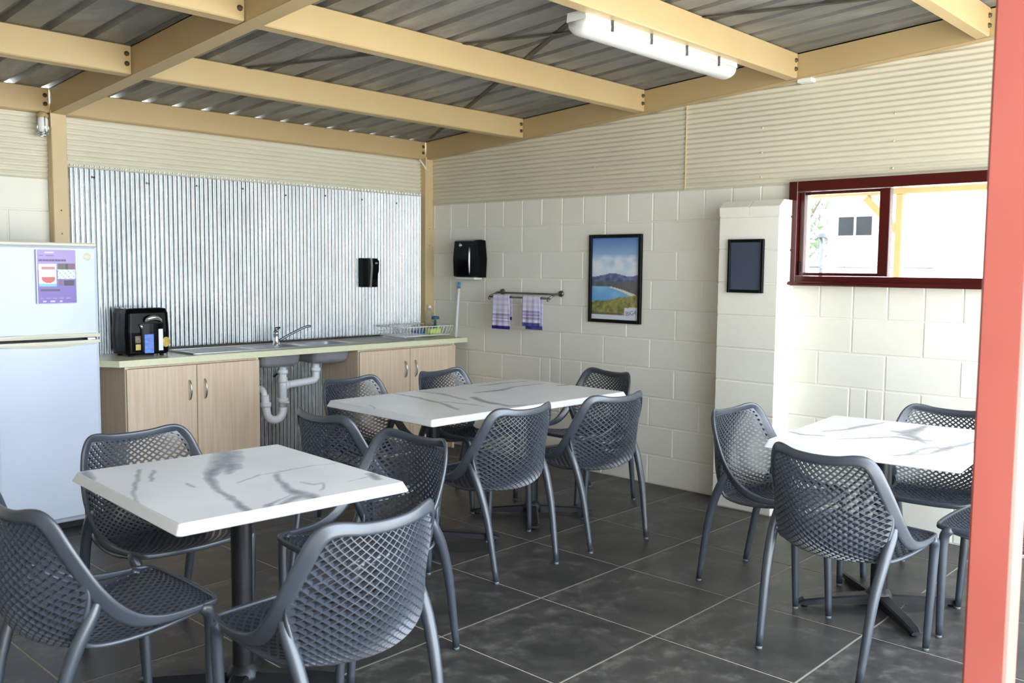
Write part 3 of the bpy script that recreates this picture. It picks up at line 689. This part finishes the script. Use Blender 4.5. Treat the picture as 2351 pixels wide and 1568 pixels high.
ho = MB().tube(crom([(-1.80, .33, zb_-.006), (-1.795, .33, .72), (-1.80, .34, .665), (-1.84, .36, .64), (-1.90, .38, .638)], 16), .007, 8).build('hose', 'rubber_black'); tag(ho, 'thin black hose curving below the left sink bowl', 'hose')
ho = MB().tube(crom([(-1.47, .42, CZ-CT-.002), (-1.48, .43, .78), (-1.50, .45, .70), (-1.52, .484, .66)], 14), .007, 8).build('hose', 'rubber_black'); tag(ho, 'black tap hose behind the pipes between the bowls', 'hose')

# fridge
fe = empty('fridge', (-3.335, 0.12, 0)); tag(fe, 'white two door fridge freezer with a purple flyer', 'fridge')
FX0, FX1, FY = -0.275, 0.275, -0.32     # local; front at world y=-0.20
MB().bbox(FX0, FX1, -.255, .32, .035, 1.585, .008).build('cabinet', 'fridge_white', fe)
def fdoor(nm, z0, z1):
    R = []
    for (ins, y) in ((0, -.258), (0, FY+.022), (.006, FY+.008), (.022, FY+.001)):
        n_ = 10; ring = []
        x0, x1, a, b = FX0+ins, FX1-ins, z0+ins*.6, z1-ins*.6
        ring = [(x0, y, a), (x1, y, a), (x1, y, b), (x0, y, b)]; R.append(ring)
    # gently bowed front
    m = MB(); m.rings(R, False, False)
    nx = 12; vs = []
    for i in range(nx+1):
        u = -1+2*i/nx; x = (FX1-.022)*u; y = FY+.001-0.012*(1-u*u)
        vs += [(x, y, z0+.0132), (x, y, z1-.0132)]
    m.add(vs, [(2*i, 2*i+2, 2*i+3, 2*i+1) for i in range(nx)], True)
    m.add([v for v in vs[0::2]], [tuple(range(nx+1))]); m.add([v for v in vs[1::2]], [tuple(range(nx+1))])
    return m.build(nm, 'fridge_white', fe)
fdoor('freezer_door', 1.085, 1.575); fdoor('fridge_door', .07, 1.045)
MB().bbox(FX0-.002, FX1+.002, -.30, .30, 1.575, 1.594, .006).build('top_cap', 'fridge_trim', fe)
# handle trims either side of the gap
def htrim(nm, z0, z1, bow):
    nx = 16; R = []
    for i in range(nx+1):
        u = -1+2*i/nx; x = (FX1-.002)*u; yf = FY-.004-0.014*(1-u*u)
        s = max(0, 1-u*u); za, zb2 = (z0, z1+.004*0) if bow == 0 else (z0, z1)
        if bow > 0: zb2 = z1; za = z0
        if bow < 0: za = z0-.018*s
        if bow > 0: zb2 = z1+.010*s
        R.append([(x, -.262, za), (x, yf, za), (x, yf-.004*s, (za+zb2)/2), (x, yf, zb2), (x, -.262, zb2)])
    return MB().rings(R).build(nm, 'fridge_trim', fe)
htrim('handle_trim', 1.074, 1.090, 1); htrim('handle_trim', 1.043, 1.058, -1)
MB().box(FX0+.01, FX1-.01, -.29, -.25, 1.055, 1.078).build('gap_seal', 'rubber_black', fe)
MB().bbox(FX1-.075, FX1-.03, FY-.012, FY+.002, 1.058, 1.073, .003).build('hinge_pin', 'chrome', fe)
MB().box(FX0+.01, FX1-.01, -.24, .30, 0.0, .07).build('plinth', 'rubber_black', fe)
MB().lathe([(0, 0.003), (.02, .0025), (.022, 0)], 20).build('badge', 'fridge_trim', fe, (.212, FY-.002, 1.517)).rotation_euler = (PI/2, 0, 0)
# flyer
def flyer_paint(u, v):
    base = (150-30*v*0, 128, 196)
    c = (164, 140, 200) if v > .62 else (120, 92, 180)
    if v < .08: c = (118, 90, 178)
    if .96 > v > .93 and .2 < u < .45: c = (214, 204, 236)
    if .875 < v < .9 and .08 < u < .45 and not .17 < u < .24: c = (92, 50, 100)
    if .785 < v < .825 and .05 < u < .74: c = (74, 34, 96) if int(u*40) % 3 else (120, 80, 150)
    if .06 < u < .5 and .32 < v < .73: c = (236, 240, 244)
    if .06 < u < .5 and .32 < v < .37: c = (120, 196, 214)
    if .12 < u < .46 and .38 < v < .5:
        c = (206, 74, 66) if (u-.29)**2/.028+(v-.47)**2/.008 < 1 else (228, 238, 240)
    if .13 < u < .46 and .63 < v < .68: c = (196, 120, 128)
    if .52 < u < .97 and .63 < v < .74: c = (86, 70, 50) if u < .72 else ((24, 22, 30) if u < .8 else (112, 68, 92))
    if .52 < u < .97 and .46 < v < .63: c = (228, 236, 234) if (int(u*23)+int(v*31)) % 3 else (170, 196, 190)
    if .68 < u < .94 and .335 < v < .43: c = (12, 12, 26)
    if .54 < u < .66 and .335 < v < .44: c = (120, 74, 120)
    if .09 < u < .58 and .235 < v < .265: c = (70, 20, 74)
    if .09 < u < .9 and .09 < v < .11 and int(u*18) % 3: c = (168, 150, 214)
    if .14 < u < .62 and .03 < v < .055 and int(u*9) % 2: c = (214, 206, 240)
    if u < .02 or u > .985 or v < .012 or v > .988: c = (232, 222, 248)
    return c
fy = painted('flyer', 'print_gloss', 60, 80, lambda u, v: (-3.395+.206*u, -.2155-0.008*(1-((-3.395+.206*u+3.335)/.253)**2), 1.264+.29*v), flyer_paint)
tag(fy, 'purple printed flyer taped to the freezer door', 'flyer')
sol = fy.modifiers.new('t', 'SOLIDIFY'); sol.thickness = .0006; sol.offset = 1

# black cooker on the bench
ck = empty('cooker', (-2.60, 0.30, CZ)); tag(ck, 'glossy black box shaped cooker with stickers on the bench top', 'cooker')
R = [rrect(.130, .105, .02, .012), rrect(.138, .115, .03, .022), rrect(.142, .120, .03, .15), rrect(.136, .117, .03, .27), rrect(.126, .110, .03, .298), rrect(.10, .09, .03, .303)]
MB().rings(R, False).build('body', 'black_gloss', ck)
ov = []
for i in range(17):
    a = math.radians(-60+120*i/16); ov.append((.085*math.sin(a)+.018, -.110-.030*math.cos(a)))
MB().prism(ov+[(ov[-1][0], -.09), (ov[0][0], -.09)], 2, .03, .205).build('front_drum', 'black_gloss', ck)
MB().tube(crom([(-.030, -.125, .218), (-.01, -.138, .236), (.025, -.142, .244), (.06, -.138, .232), (.080, -.125, .216)], 14), [.006, .010, .013, .014, .015, .016, .016, .015, .014, .012, .010, .009, .008, .006], 10).build('lid_handle', 'silver_gloss', ck)
MB().tube([(-.056, -.122, .200), (-.046, -.130, .178)], [.011, .008], 10).build('vent', 'silver_gloss', ck)
MB().bbox(-.040, .018, -.1435, -.138, .022, .140, .0006).build('blue_sticker', 'blue_label', ck)
MB().bbox(.052, .080, -.1405, -.128, .035, .170, .0006).build('white_strip', 'pvc_white', ck)
MB().lathe([(0, .003), (.030, .003), (.032, 0)], 20).build('gold_seal', 'gold_label', ck, (.108, -.1205, .085)).rotation_euler = (PI/2, 0, math.radians(12))
MB().bbox(-.090, -.055, -.123, -.119, .085, .130, .0006).build('brown_sticker', 'brown_label', ck)
MB().bbox(-.088, -.056, -.123, -.119, .042, .078, .0006).build('yellow_sticker', 'gold_label', ck)
for sx in (-1, 1):
    for sy in (-1, 1): MB().lathe([(0, 0), (.014, 0), (.014, .013), (0, .013)], 10).build('foot', 'rubber_black', ck, (sx*.10, sy*.075, 0))

# dish rack and things in it
dr = empty('dish_rack', (-.33, .27, CZ+.013)); tag(dr, 'white wire dish rack on the right drainer', 'dish rack')
hw, hd = .245, .15
for z, g_ in ((.012, .0), (.085, .02)):
    lp = [(-hw-g_, -hd-g_), (hw+g_, -hd-g_), (hw+g_, hd+g_), (-hw-g_, hd+g_)]
    MB().tube([(x, y, z) for x, y in lp], .0035, 8, closed=True).build('rim_wire', 'pvc_white', dr)
for k in range(17):
    x = -hw+2*hw*k/16
    MB().tube([(x*1.08, -hd-.02, .085), (x, -hd, .012), (x, hd, .012), (x*1.08, hd+.02, .085)], .002, 6).build('wire', 'pvc_white', dr)
for k in range(7):
    y = -hd+2*hd*k/6
    MB().tube([(-hw-.02, y*1.12, .085), (-hw, y, .012), (hw, y, .012), (hw+.02, y*1.12, .085)], .002, 6).build('wire', 'pvc_white', dr)
for sx in (-1, 1):
    for sy in (-1, 1): MB().tube([(sx*hw*.9, sy*hd*.9, .012), (sx*hw*.9, sy*hd*.9, 0)], .004, 6).build('foot', 'pvc_white', dr)
spg = MB().bbox(-.06, .06, -.035, .035, 0, .045, .008).build('sponge', 'dish_green', None, (-.20, .20, CZ+.0285)); tag(spg, 'yellow green sponge lying in the dish rack', 'sponge')
tr2 = MB().rings([rrect(.07, .05, .02, 0), rrect(.085, .06, .02, .02), rrect(.083, .058, .02, .02), rrect(.068, .048, .02, .003)]).build('soap_tray', 'blue_plastic', None, (-.20, .335, CZ+.028)); tag(tr2, 'pale blue tray behind the sponge in the dish rack', 'tray')
br = MB(); br.tube([(0, 0, 0), (.012, .005, .11)], [.02, .008], 12).lathe([(0, .008), (.032, .008), (.034, .022), (.028, .032), (0, .034)], 16, (.012, .005, .108)); br = br.build('dish_brush', 'dish_teal', None, (-.13, .26, CZ+.0285)); tag(br, 'dark teal brush standing in the dish rack', 'brush')
cu = MB().lathe([(0, 0), (.028, 0), (.033, .07), (.030, .07), (.026, .004), (0, .004)], 18).build('cup', 'dish_green', None, (-.085, .30, CZ+.0285)); tag(cu, 'small green cup at the right end of the dish rack', 'cup')
bo = empty('bottle', (-.06, .405, CZ+.001)); tag(bo, 'clear plastic bottle standing behind the dish rack', 'bottle')
MB().lathe([(0, 0), (.036, 0), (.038, .01), (.038, .15), (.030, .19), (.013, .215), (.013, .235), (0, .235)], 20).build('body', 'clear_plastic', bo)
MB().lathe([(.016, .228), (.016, .25), (0, .252)], 14).build('cap', 'white_plastic', bo)

# soap dispenser on the splashback
sd = empty('soap_dispenser', (-.672, .4755, 1.43)); tag(sd, 'black soap dispenser on the corrugated splashback', 'dispenser')
MB().bbox(-.075, .075, -.055, .010, -.115, .115, .006).build('body', 'black_satin', sd)
pr = [(0.0, .112), (.0, -.112)]
MB().prism([(-.045, -.100), (-.070, .02), (-.075, .09), (-.055, .112), (-.050, .112), (-.050, -.112), (-.062, -.112)], 0, .0, .073).build('cover', 'black_gloss', sd)
MB().prism([(-.052, .115), (-.052, -.112), (-.064, -.112), (-.080, .05), (-.072, .115)], 0, -.012, .006).build('silver_stripe', 'steel', sd)
MB().bbox(.03, .055, -.082, -.072, .07, .082, .002).build('level_window', 'silver_gloss', sd)

# towel dispenser on the right wall
td = empty('towel_dispenser', (-.0, -.085, 1.55)); tag(td, 'large black paper towel dispenser on the right wall', 'dispenser')
R = []
for (x, hy, za, zb2, sh) in ((-.001, .125, -.15, .145, 0), (-.06, .132, -.152, .15, 0), (-.10, .128, -.15, .147, 0), (-.13, .118, -.14, .138, 0)):
    R.append([(x, -hy, za), (x, -hy-.008, (za+zb2)/2), (x, -hy+.01, zb2), (x, hy-.01, zb2), (x, hy+.008, (za+zb2)/2), (x, hy, za)])
MB().rings(R).build('body', 'black_gloss', td)
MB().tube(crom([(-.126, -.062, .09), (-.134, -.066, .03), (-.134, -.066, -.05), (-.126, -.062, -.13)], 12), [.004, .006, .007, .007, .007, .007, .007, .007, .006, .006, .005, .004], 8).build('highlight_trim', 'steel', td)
MB().bbox(-.12, -.03, -.11, .11, -.166, -.150, .003).build('outlet_tray', 'white_plastic', td)
MB().lathe([(0, .004), (.014, .003), (.015, 0)], 16).build('badge', 'silver_gloss', td, (-.131, .04, .105)).rotation_euler = (0, -PI/2, 0)

# white handle with blue tip
bh = empty('broom_handle', (-.055, .085, CZ+.0005)); tag(bh, 'thin white handle with a blue tip below the towel dispenser', 'handle')
MB().tube([(0, 0, 0), (.03, -.004, .40)], .0115, 12).build('shaft', 'pvc_white', bh)
MB().tube([(.03, -.004, .40), (.0335, -.0045, .452)], .0135, 12).build('blue_tip', 'blue_plastic', bh)

# towel rail with two towels
rl_ = empty('towel_rail', (0, -.70, 1.27)); tag(rl_, 'steel double towel rail on the right wall', 'towel rail')
for y in (.30, -.30):
    MB().lathe([(0, .012), (.022, .012), (.024, 0), (0, 0)], 16).build('rose', 'rail_steel', rl_, (-.001, y, .02)).rotation_euler = (0, -PI/2, 0)
    MB().tube([(-.005, y, .02), (-.06, y, .018), (-.15, y, -.012)], .008, 8).build('bracket', 'rail_steel', rl_)
    MB().tube([(-.15, y, -.012), (-.158, y, -.035)], .009, 8).build('bracket_end', 'rail_steel', rl_)
MB().tube([(-.065, .31, .016), (-.065, -.31, .016)], .008, 10).build('bar', 'rail_steel', rl_)
MB().tube([(-.142, .31, -.014), (-.142, -.31, -.014)], .008, 10).build('bar', 'rail_steel', rl_)
def tea_towel(y0, y1, zb_front, zb_back, dark, label, skew):
    L1 = 1.264-zb_front; L2 = 1.264-zb_back; T = L1+L2+.02
    def pos(u, v):
        s = v*T; y = y0+(y1-y0)*u
        wob = .004*math.sin(u*9+v*5)+.003*math.sin(u*17)
        if s < L1:
            zz = zb_front+s; x = -.155-.004+wob*(1-s/L1); y += skew*(1-s/L1)*(u-.5)
        elif s < L1+.02:
            a = PI*(s-L1)/.02; x = -.142-.013*math.cos(a); zz = 1.264+.012*math.sin(a)*.7
        else:
            zz = 1.264-(s-L1-.02); x = -.129+.002+wob*.6
        return (x, y, zz)
    def paint(u, v):
        s = v*T; c = (232, 228, 246)
        if s < .028: return dark
        if T-s < .03: return dark
        if .055 < s < .115 and (int((s-.055)/.012) % 2 == 0): c = tuple(int(.5*a+.5*b) for a, b in zip(c, (110, 86, 160)))
        elif int(s/.022) % 2 == 0: c = (216, 210, 238)
        if int(u*9) % 3 == 0: c = tuple(int(q*.96) for q in c)
        return c
    o = painted('tea_towel', 'towel_print', 24, 60, pos, paint); tag(o, label, 'towel', 'tea towels on the rail')
    for p in o.data.polygons: p.use_smooth = True
    m_ = o.modifiers.new('t', 'SOLIDIFY'); m_.thickness = .003
    return o
tea_towel(-.615, -.445, 1.01, 1.08, (64, 44, 138), 'lilac checked tea towel with dark purple hem, left of the two', .02)
tea_towel(-.925, -.755, 1.045, 1.02, (84, 88, 158), 'lilac checked tea towel with slate blue hem, right of the two', .0)

# framed landscape poster
pf = empty('poster', (0, -1.497, 1.408)); tag(pf, 'framed poster of a bay below mountains on the right wall', 'poster')
fh, fz = .228, .311
for nm, y0, y1, z0, z1 in (('frame_side', -fh, -fh+.024, -fz, fz), ('frame_side', fh-.024, fh, -fz, fz), ('frame_rail', -fh+.024, fh-.024, fz-.024, fz), ('frame_rail', -fh+.024, fh-.024, -fz, -fz+.024)):
    MB().bbox(-.025, -.001, y0, y1, z0, z1, .002).build(nm, 'black_satin', pf)
def poster_paint(u, v):
    # u: left to right as seen, v: bottom to top
    u = 1-u
    if v < .06: return (226, 228, 238)
    if u > .70 and v < .15+.04*(u-.7): 
        return (224, 228, 236)
    n = vn(u*7, v*9)*.6+vn(u*17, v*22)*.4
    sky = mix((206, 224, 240), (86, 130, 190), (v-.62)/.36)
    c = sky
    if v < .80: c = mix(c, (230, 233, 242), (n-.12)*2.6*(1-(abs(v-.64)/.16)**2) if abs(v-.64) < .16 else 0)
    if .735 < v < .75 and .2 < u < .8: c = mix(c, (206, 226, 240), .6)
    ridge = .50+.05*vn(u*5+3, 1.5)+.035*math.exp(-((u-.45)/.22)**2)+.03*max(0, u-.85)/.15
    if v < ridge: c = mix((62, 72, 112), (124, 134, 172), vn(u*22, v*30))
    if v < .465: c = mix((70, 84, 86), (110, 104, 104), vn(u*14, v*14)*.7+u*.4)
    shore = .40-.10*max(0, (u-.45)/.5)**1.6 if u < .92 else 0
    if v < .41 and v < .405-.13*max(0, (u-.4))**1.3*1.6: c = (226, 218, 200) if u > .4 else (150, 196, 226)
    if v < .392-.17*max(0, (u-.38))**1.3*1.6 and u < .88: c = mix((96, 156, 214), (150, 200, 232), vn(u*6, v*10)*.7+(v-.25)*1.5)
    hill = .205+.10*u**1.1+.02*vn(u*10, 4)
    if v < hill: c = mix((88, 92, 46), (176, 164, 88), vn(u*22, v*26)*.7+vn(u*50, v*60)*.4)
    if v < .09 and u < .66: c = mix(c, (92, 80, 62), .6)
    return c
painted('print', 'print_gloss', 70, 110, lambda u, v: (-.010, -fh+.022+(2*fh-.044)*u, -fz+.022+(2*fz-.044)*v), poster_paint, pf)
fc = bpy.data.curves.new('logo', 'FONT'); fc.body = 'BIG4'; fc.size = .045; fc.extrude = .0004; fc.align_x = 'CENTER'
fo = bpy.data.objects.new('logo_tmp', fc); COL.objects.link(fo)
dg = bpy.context.evaluated_depsgraph_get(); lme = bpy.data.meshes.new_from_object(fo.evaluated_get(dg)); bpy.data.objects.remove(fo)
M['logo_blue'] = NT('logo_blue').set(srgb(98, 112, 176), .4).m
lme.materials.clear(); lme.materials.append(M['logo_blue']); lo_ = link('logo_lettering', lme, pf, (-.0112, -.145, -.252))
lo_.rotation_euler = (PI/2, math.radians(-8), -PI/2)

# small dark board on the pier
bd = empty('notice_board', (PX, -2.625, 1.502)); tag(bd, 'small black framed dark board on the block pier', 'board')
hy_, hz_ = .118, .161
for nm, y0, y1, z0, z1 in (('frame_side', -hy_, -hy_+.016, -hz_, hz_), ('frame_side', hy_-.016, hy_, -hz_, hz_), ('frame_rail', -hy_+.016, hy_-.016, hz_-.018, hz_), ('frame_rail', -hy_+.016, hy_-.016, -hz_, -hz_+.018)):
    MB().bbox(-.022, -.001, y0, y1, z0, z1, .002).build(nm, 'black_satin', bd)
MB().box(-.012, -.002, -hy_+.014, hy_-.014, -hz_+.014, hz_-.014).build('panel', 'dark_panel', bd)

# fluorescent batten light beside the fourth purlin
bl = empty('batten_light', (-1.33, -2.735, 2.52)); tag(bl, 'long white weatherproof fluorescent batten light below the roof', 'light')
L = .66
def lrings(prof, xs):
    return [[(x, y*sc, z*sc2+dz) for y, z in prof] for x, sc, sc2, dz in xs]
pr_b = [(-.062, .055), (.062, .055), (.058, .095), (-.058, .095)]
MB().rings(lrings(pr_b, [(-L, .9, 1, 0), (-L+.02, 1, 1, 0), (L-.02, 1, 1, 0), (L, .9, 1, 0)])).build('housing', 'white_plastic', bl)
pr_d = [(.064*math.cos(a)*1.0, .055-.060*abs(math.sin(a))**.8) for a in [PI*k/12 for k in range(13)]]
MB().rings(lrings(pr_d, [(-L, .72, .6, .022), (-L+.012, .88, .85, .008), (-L+.035, 1, 1, 0), (L-.035, 1, 1, 0), (L-.012, .88, .85, .008), (L, .72, .6, .022)]), True).build('diffuser', 'diffuser', bl)
for x in (-.48, -.17, .14, .45):
    MB().bbox(x-.006, x+.006, -.070, -.060, .030, .085, .001).build('clip', 'bolt_steel', bl)
    MB().bbox(x-.006, x+.006, .060, .070, .030, .085, .001).build('clip', 'bolt_steel', bl)
for x in (-.4, .4): MB().box(x-.02, x+.02, -.02, .02, .095, ztop(-2.735)-2.52-.004).build('hanger', 'beam_paint', bl)

# small fittings at the top of the left and corner posts
lf = empty('bright_spot_fitting', (-3.105, .42, 2.30)); tag(lf, 'made-up white fitting at a bright spot beside the top of the left post', 'fitting')  # invented fitting in place of a bright spot; no lamp known here
MB().lathe([(0, -.045), (.022, -.042), (.028, -.02), (.028, .03), (.024, .045), (0, .046)], 16).build('pale_body', 'white_plastic', lf)
MB().lathe([(.030, .040), (.030, .06), (.012, .075), (0, .076)], 16).build('base', 'beam_paint', lf)
MB().tube([(.0, .0, .07), (0, .03, .075), (0, .078, .075)], .008, 8).build('arm', 'beam_paint', lf)
for z in (-.055, -.068): MB().lathe([(.030, z), (.034, z+.004), (.030, z+.008)], 16).build('guard_ring', 'chrome', lf)
for a in range(4): MB().tube([(.033*math.cos(a*PI/2), .033*math.sin(a*PI/2), -.064), (.031*math.cos(a*PI/2), .031*math.sin(a*PI/2), .045)], .0025, 6).build('guard_wire', 'chrome', lf)
cb2 = MB().tube(crom([(-.135, .445, 2.372), (-.125, .43, 2.345), (-.105, .42, 2.315), (-.092, .418, 2.29)], 12), .006, 8).build('cable', 'white_plastic'); tag(cb2, 'short white cable at the top of the corner post', 'cable')
pc = MB().bbox(-.03, .03, -.045, .045, -.012, .012, .004).build('bright_spot_piece', 'white_plastic', None, (-.035, -2.885, 2.592)); tag(pc, 'made-up small white piece at a bright spot below the end of the fourth purlin', 'cover')  # white piece added to give the bright spot at the purlin end

# ------------------------------------------------------------------ outside the window
vs_ = empty('veranda_post', (2.6, -2.49, 0)); tag(vs_, 'yellow painted veranda post with knee brace seen through the window', 'post')
MB().bbox(-.045, .045, -.028, .028, -.03, 2.12, .004).build('post_body', 'outdoor_beam', vs_)
def brace(p0, p1, w, par):
    a, b = Vector(p0), Vector(p1); d = (b-a).normalized(); s = d.cross(Vector((1, 0, 0))).normalized()*w
    m = MB(); m.rings([[a+s+Vector((-.04, 0, 0)), a-s+Vector((-.04, 0, 0)), a-s+Vector((.04, 0, 0)), a+s+Vector((.04, 0, 0))], [b+s+Vector((-.04, 0, 0)), b-s+Vector((-.04, 0, 0)), b-s+Vector((.04, 0, 0)), b+s+Vector((.04, 0, 0))]])
    return m.build('brace', 'outdoor_beam', par)
brace((0, .0, 1.80), (0, .29, 2.10), .028, vs_)
vb = MB().box(2.55, 2.65, -8, 4, 2.12, 2.17).box(0.25, 2.6, -2.52, -2.46, 2.17, 2.22).build('veranda_beam', 'outdoor_beam'); tag(vb, 'yellow painted veranda beam seen through the window', 'beam')
vr = MB().box(0.2, 2.9, -8, 4, 2.24, 2.27).build('veranda_roof', 'cladding_cream'); tag(vr, 'cream veranda ceiling seen through the window', 'roof')
nb = empty('house', (9, 0, 0)); tag(nb, 'white house with a dark two pane window seen through the red window', 'house')
MB().box(0, 6, -12, 1.0, -.03, 2.75).build('wall', 'outdoor_wall', nb)
MB().box(-.4, 6.4, -12.4, 1.3, 2.75, 2.85).build('roof', 'roof_steel', nb)
wn = MB().bbox(-.05, .0, .25, .85, 2.00, 2.36, .01).build('window_frame', 'outdoor_wall', nb)
for a, b in ((.28, .535), (.565, .82)): MB().box(-.056, -.05, a, b, 2.03, 2.33).build('pane', 'outdoor_glass', nb)
hs = empty('clothes_hoist', (5.5, -.49, 0)); tag(hs, 'rotary clothes hoist standing outside the window', 'clothes line')
MB().tube([(0, 0, -.03), (0, 0, 1.92)], .025, 10).build('pole', 'hoist_steel', hs)
MB().lathe([(.05, 1.88), (.05, 1.94), (0, 1.945)], 12).build('hub', 'hoist_steel', hs)
for k in range(4):
    a = math.radians(35+90*k); d = (math.cos(a), math.sin(a))
    MB().tube([(d[0]*.03, d[1]*.03, 1.52), (d[0]*1.3, d[1]*1.3, 1.52)], .012, 8).build('arm', 'hoist_steel', hs)
    MB().tube([(0, 0, 1.90), (d[0]*.75, d[1]*.75, 1.53)], .008, 8).build('stay', 'hoist_steel', hs)
for q in (.5, .9, 1.28):
    MB().tube([(q*math.cos(math.radians(35+90*k)), q*math.sin(math.radians(35+90*k)), 1.535) for k in range(4)], .003, 6, closed=True).build('line', 'hoist_steel', hs)
tr3 = empty('tree', (11, 2.9, 0)); tag(tr3, 'pale leafy tree outside the left pane', 'tree')
MB().tube(crom([(0, 0, -.03), (.05, -.1, 1.2), (0, -.2, 2.2), (-.1, -.6, 3.2)], 10), [.12, .11, .10, .09, .08, .07, .06, .05, .04, .03], 8).build('trunk', 'bark', tr3)
MB().tube(crom([(0, -.1, 1.8), (-.2, -.7, 2.4), (-.2, -1.0, 2.9)], 8), [.05, .045, .04, .035, .03, .025, .02, .015], 8).build('branch', 'bark', tr3)
lv = MB(); rr_ = random.Random(11)
for _ in range(1400):
    th, ph, q = rr_.uniform(0, 2*PI), rr_.uniform(-1, 1), rr_.uniform(.4, 1)**.5
    c = Vector((1.1*q*math.cos(th)*math.sqrt(1-ph*ph), -.4+1.2*q*math.sin(th)*math.sqrt(1-ph*ph), 2.6+1.0*q*ph)); a = Vector((rr_.gauss(0, 1), rr_.gauss(0, 1), rr_.gauss(0, 1))).normalized()*.08; b = a.orthogonal().normalized()*.035
    lv.add([c-a, c+b, c+a, c-b], [(0, 1, 2, 3)])
o = lv.build('foliage', 'foliage', tr3); o['kind'] = 'stuff'
